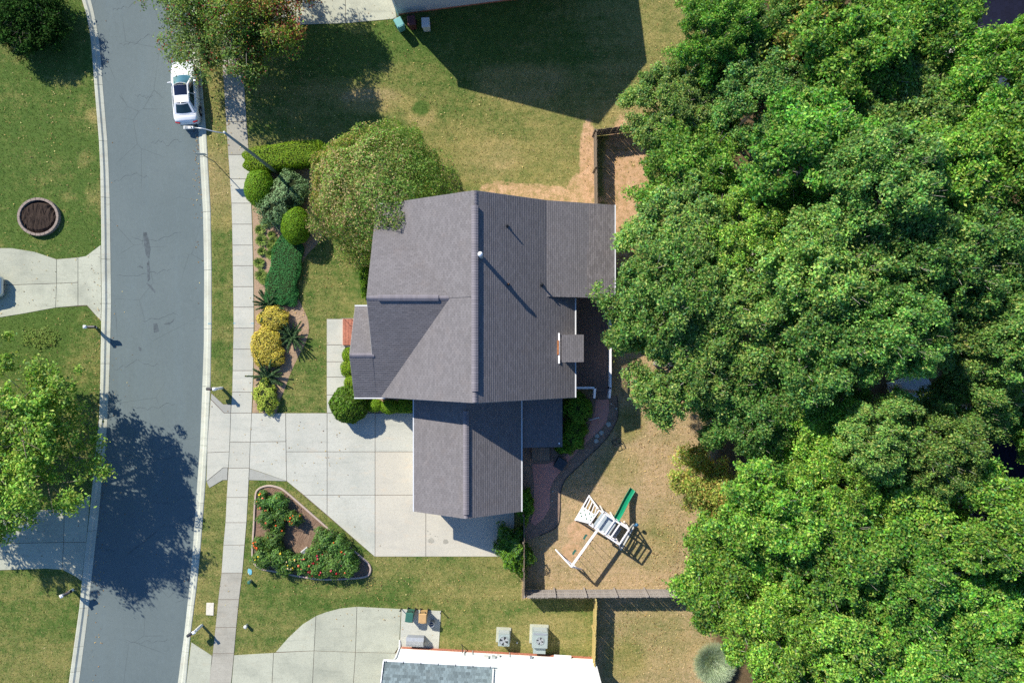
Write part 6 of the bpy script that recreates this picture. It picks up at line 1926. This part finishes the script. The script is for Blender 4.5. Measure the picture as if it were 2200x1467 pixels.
# shrubs round the house
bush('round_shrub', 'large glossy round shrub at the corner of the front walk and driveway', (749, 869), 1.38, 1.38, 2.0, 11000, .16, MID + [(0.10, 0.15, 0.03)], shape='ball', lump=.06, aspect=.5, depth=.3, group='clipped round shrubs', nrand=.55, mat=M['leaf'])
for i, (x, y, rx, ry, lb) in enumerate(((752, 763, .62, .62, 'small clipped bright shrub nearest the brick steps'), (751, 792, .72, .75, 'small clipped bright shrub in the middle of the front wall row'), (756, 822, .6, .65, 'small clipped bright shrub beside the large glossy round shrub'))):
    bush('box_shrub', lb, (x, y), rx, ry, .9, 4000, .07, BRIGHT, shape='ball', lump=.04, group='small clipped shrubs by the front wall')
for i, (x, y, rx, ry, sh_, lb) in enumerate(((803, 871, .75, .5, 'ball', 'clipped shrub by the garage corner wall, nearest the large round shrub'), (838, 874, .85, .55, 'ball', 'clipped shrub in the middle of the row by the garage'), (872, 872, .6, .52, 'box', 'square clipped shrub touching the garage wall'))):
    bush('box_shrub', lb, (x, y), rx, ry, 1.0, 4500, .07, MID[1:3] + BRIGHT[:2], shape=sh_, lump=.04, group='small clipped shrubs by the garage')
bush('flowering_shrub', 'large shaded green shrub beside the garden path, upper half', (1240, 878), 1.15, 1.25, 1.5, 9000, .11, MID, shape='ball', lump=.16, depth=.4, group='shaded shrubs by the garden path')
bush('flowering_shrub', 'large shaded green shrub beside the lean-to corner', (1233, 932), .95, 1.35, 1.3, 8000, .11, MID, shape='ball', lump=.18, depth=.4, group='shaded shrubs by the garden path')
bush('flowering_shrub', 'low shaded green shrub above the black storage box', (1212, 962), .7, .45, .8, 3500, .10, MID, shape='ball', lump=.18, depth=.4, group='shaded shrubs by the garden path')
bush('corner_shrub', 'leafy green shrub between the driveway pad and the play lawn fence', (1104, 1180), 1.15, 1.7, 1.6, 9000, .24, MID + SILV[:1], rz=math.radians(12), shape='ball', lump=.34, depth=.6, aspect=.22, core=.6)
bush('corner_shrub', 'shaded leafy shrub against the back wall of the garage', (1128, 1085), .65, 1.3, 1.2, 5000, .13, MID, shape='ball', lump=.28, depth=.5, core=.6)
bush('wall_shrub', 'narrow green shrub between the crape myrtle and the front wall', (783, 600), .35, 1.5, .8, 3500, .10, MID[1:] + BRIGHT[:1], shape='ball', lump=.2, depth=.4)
bush('weed_patch', 'low leafy weeds on the opposite lawn below the left mailbox', (85, 725), 1.3, .8, .2, 1100, .12, [(0.16, 0.21, 0.04), (0.10, 0.16, 0.03)], shape='ball', lump=.3, depth=.6, core=0)

# rose bed: every rose bush with its own flowers
fl_rng = np.random.default_rng(5)


def petal_mesh(col, seed):
    rng = np.random.default_rng(seed)
    d = sphere_dirs(rng, 26, -.1)
    c = np.array(col)[None, :] * rng.uniform(.8, 1.2, (26, 1))
    return leaf_mesh('flower', d * .06 * np.array([1, 1, .7]), d, .09, c, rng, .9, .15, M['petal'])


FLOW = {'orange': petal_mesh((.75, .17, .045), 1), 'coral': petal_mesh((.72, .24, .13), 2), 'yellow': petal_mesh((.75, .58, .07), 3), 'cream': petal_mesh((.78, .66, .42), 4), 'pink': petal_mesh((.60, .10, .16), 5), 'red': petal_mesh((.45, .022, .045), 6)}
ROSE = [(0.085, 0.190, 0.038), (0.120, 0.240, 0.046), (0.165, 0.290, 0.052), (0.055, 0.125, 0.030), (0.13, 0.215, 0.095)]


def rose(px_, r, h, cols, label, nf, k=1.0):
    r *= 1.12
    b = bush('rose_bush', label, px_, r, r * random.uniform(.85, 1.15), h, int(2700 * r * r / .36 * k), .11, ROSE, shape='ball', lump=.32, depth=.65, core=.45, aspect=.6, group='rose bushes in the curbed bed', mat=M['leaf'])
    for i in range(nf):
        a = random.uniform(0, 6.28); el = random.uniform(.35, 1.2)
        inst(FLOW[random.choice(cols)], 'flower', b, (r * .95 * math.cos(a) * math.cos(el), r * .95 * math.sin(a) * math.cos(el), h * (.52 + .5 * math.sin(el))), (0, 0, a), (random.uniform(.55, 1.15),) * 3)


rose((565, 1062), .28, .7, ['yellow', 'orange'], 'small yellow flowered rose at the top tip of the bed', 3)
rose((568, 1082), .55, 1.0, ['coral', 'cream'], 'coral flowered rose at the left curb near the top of the bed', 5)
rose((596, 1078), .62, 1.1, ['cream', 'orange'], 'rose with one cream flower near the top of the bed', 3)
rose((575, 1112), .62, 1.1, ['orange', 'coral'], 'leafy rose at the left curb in the upper bed', 3)
rose((606, 1106), .58, 1.0, ['orange'], 'leafy rose right of the upper left rose', 2)
rose((633, 1114), .50, 1.0, ['orange'], 'orange flowered rose alone on the mulch in the upper bed', 6)
rose((598, 1134), .42, .9, ['orange'], 'thin grey green rose above the bare mulch', 2)
rose((556, 1168), .45, .9, ['orange'], 'orange flowered rose at the left curb half way down', 7)
rose((588, 1160), .62, 1.1, ['orange'], 'leafy rose left of the grey box', 1)
rose((566, 1200), .72, 1.2, ['cream', 'yellow'], 'wide dark rose in the lower left corner of the bed', 3)
rose((600, 1196), .68, 1.2, ['yellow', 'cream'], 'dark rose right of the lower left corner rose', 3)
rose((628, 1205), .60, 1.1, ['yellow', 'cream'], 'yellow flowered rose below the grey box', 12)
rose((655, 1212), .62, 1.1, ['pink', 'coral'], 'pink flowered rose at the middle of the lower curb', 9)
rose((682, 1222), .62, 1.1, ['pink', 'red'], 'pink and red flowered rose right of the middle of the lower curb', 9)
rose((692, 1196), .52, 1.0, ['red', 'pink'], 'deep red flowered rose in the lower middle of the bed', 7)
rose((700, 1162), .78, 1.2, ['coral'], 'large grey green rose by the diagonal curb', 2)
rose((725, 1176), .68, 1.2, ['orange'], 'leafy rose by the diagonal curb right of the large one', 3)
rose((672, 1190), .5, 1.0, ['pink'], 'low leafy rose just right of the grey box', 2)
rose((612, 1222), .5, .9, ['cream'], 'low rose spilling over the lower curb near its left end', 1)
rose((742, 1196), .72, 1.2, ['pink'], 'leafy rose nearest the right tip of the bed', 2)
rose((718, 1212), .78, 1.3, ['red', 'pink'], 'tall rose with a few red flowers near the right of the lower curb', 5)
rose((752, 1216), .60, 1.3, ['coral'], 'rose leaning over the right tip of the curb', 1)

# ------------------------------------------------------------------ grass: blades on the lawns
def grass_blades(N=230000):
    rng = np.random.default_rng(77)
    x = rng.uniform(-39.6, 17.5, N); y = rng.uniform(-26.4, 26.4, N)
    px_ = 1100 + x / S0; py_ = 733.5 - y / S0
    lo, ro, sl_, sr_ = (cx(c_, py_) for c_ in (LO, RO, SL, SR))
    ok = (px_ < lo - 1) | ((px_ > ro + 1) & (px_ < sl_ - 1)) | (px_ > sr_ + 1)

    def outside(poly, grow=0):
        q = np.array(poly, float); ins = np.zeros(N, bool); j = len(q) - 1
        for i in range(len(q)):
            xi, yi = q[i]; xj, yj = q[j]
            c_ = ((yi > py_) != (yj > py_)) & (px_ < (xj - xi) * (py_ - yi) / (yj - yi + 1e-12) + xi)
            ins ^= c_; j = i
        return ~ins
    for grp in (drive, fw, lw, l2, tw, bw, [rose_pts]):
        for q in grp: ok &= outside(q)
    ok &= outside(fb + [(545, 400), (560, 345), (700, 330), (712, 420), (690, 510), (662, 545), (645, 572), (634, 597), (634, 622), (646, 652), (660, 682), (664, 710), (655, 740), (640, 768), (625, 800), (612, 835), (601, 862), (594, 887)])
    ok &= outside(edge_line[::-1] + [(1200, 850), (1200, 640), (1120, 640), (1120, 1165)])
    for q in ([(452, 842), (500, 868), (489, 1035), (450, 1050), (440, 1034)], [(536, 1004), (550, 1008), (618, 1035), (534, 1033)], [(862, 1305), (950, 1309), (945, 1500), (856, 1500)], [(856, 1388), (1282, 1404), (1290, 1500), (850, 1500)], [(745, 440), (1325, 440), (1325, 640), (1312, 860), (1120, 860), (1120, 1140), (745, 1140)], [(740, 640), (900, 640), (900, 890), (700, 890), (700, 684), (740, 684)], [(850, 36), (1120, -5), (850, -5)]):
        ok &= outside(q)
    ok &= (((px_ - 87) / 47) ** 2 + ((py_ - 467) / 44) ** 2) > 1
    # thinner where it is bare
    ix = np.clip(np.searchsorted(GX[0], x), 0, GX.shape[1] - 1); iy = np.clip(np.searchsorted(GY[:, 0], y), 0, GX.shape[0] - 1)
    dr_, di_, li_ = GDRY[iy, ix], GDIRT[iy, ix], GLIT[iy, ix]
    ok &= rng.random(N) > np.clip(di_ * 1.6 + .1, 0, 1)
    ok &= li_ < .4
    x, y, dr_ = x[ok], y[ok], dr_[ok]; n = len(x)
    a = rng.uniform(0, 6.283, n); L = rng.uniform(.05, .11, n); w = rng.uniform(.012, .026, n)
    b = np.stack([x, y, np.full(n, -.005)], 1); sd_ = np.stack([np.cos(a), np.sin(a), 0 * a], 1) * w[:, None]
    lean = rng.normal(size=(n, 2)) * .045
    tip = b + np.stack([lean[:, 0], lean[:, 1], L], 1)
    V = np.stack([b - sd_, b + sd_, tip], 1).reshape(-1, 3)
    m = quads_mesh('grass', V, np.arange(3 * n).reshape(-1, 3))
    g = palette(rng, n, [(0.058, 0.112, 0.020), (0.082, 0.135, 0.026), (0.11, 0.155, 0.04)])
    t = palette(rng, n, [(0.52, 0.385, 0.18), (0.42, 0.31, 0.15), (0.66, 0.50, 0.31)])
    k = np.clip((dr_ + rng.normal(size=n) * .22 - .1) / .85, 0, 1)[:, None]
    ca = m.color_attributes.new('Col', 'FLOAT_COLOR', 'POINT')
    cc = np.ones((n, 3, 4), np.float32); cc[:, :, :3] = (g * (1 - k) + t * k)[:, None, :]
    ca.data.foreach_set('color', cc.ravel()); m.materials.append(M['grassblade'])
    o = link(bpy.data.objects.new('grass', m)); tag(o, 'short mown grass of the lawns', 'grass', kind='stuff')


grass_blades()


# ------------------------------------------------------------------ fallen leaves lying on lawns, kerbs and paving
def fallen_leaves():
    rng = np.random.default_rng(31)
    pts = []
    for (x, y, rx, ry, n) in ((600, 180, 120, 110, 500), (470, 200, 30, 160, 260), (425, 250, 12, 220, 200), (90, 900, 150, 250, 500), (210, 900, 14, 420, 300), (1420, 870, 90, 160, 600), (1450, 1180, 60, 120, 400), (1400, 1370, 110, 80, 350), (1380, 200, 80, 120, 350), (760, 560, 90, 60, 160), (650, 1000, 200, 180, 90), (900, 200, 330, 190, 450), (800, 1270, 280, 60, 260), (90, 300, 110, 260, 260), (1300, 330, 60, 60, 120), (880, 520, 70, 90, 60), (620, 650, 60, 200, 260)):
        q = np.stack([x + rng.normal(size=n) * rx * .6, y + rng.normal(size=n) * ry * .6], 1); pts.append(q)
    q = np.concatenate(pts)
    lo, ro, li, ri = (cx(c_, q[:, 1]) for c_ in (LO, RO, LI, RI))
    road_ = (q[:, 0] > li) & (q[:, 0] < ri)
    keep = ~((q[:, 0] > 750) & (q[:, 0] < 1325) & (q[:, 1] > 400) & (q[:, 1] < 1130)) & ~((q[:, 0] > lo) & (q[:, 0] < li)) & ~((q[:, 0] > ri) & (q[:, 0] < ro)) & ~((q[:, 0] > 850) & (q[:, 0] < 1290) & (q[:, 1] > 1385)) & ~((np.abs(q[:, 0] - 87) < 48) & (np.abs(q[:, 1] - 467) < 46))
    q, road_ = q[keep], road_[keep]
    z = np.where(road_, -.085, .055)
    Pn = np.stack([(q[:, 0] - 1100) * S0, (733.5 - q[:, 1]) * S0, z], 1)
    Nn = unit(np.array([0, 0, 1.0]) + rng.normal(size=Pn.shape) * .25)
    m = leaf_mesh('fallen_leaves', Pn, Nn, .10, palette(rng, len(Pn), [(0.34, 0.20, 0.07), (0.42, 0.30, 0.11), (0.22, 0.12, 0.05), (0.50, 0.40, 0.18), (0.16, 0.10, 0.05)]), rng, .6, mat=M['petal'])
    tag(link(bpy.data.objects.new('fallen_leaves', m)), 'brown fallen leaves scattered over lawns and kerbs', 'leaves', kind='stuff')


fallen_leaves()
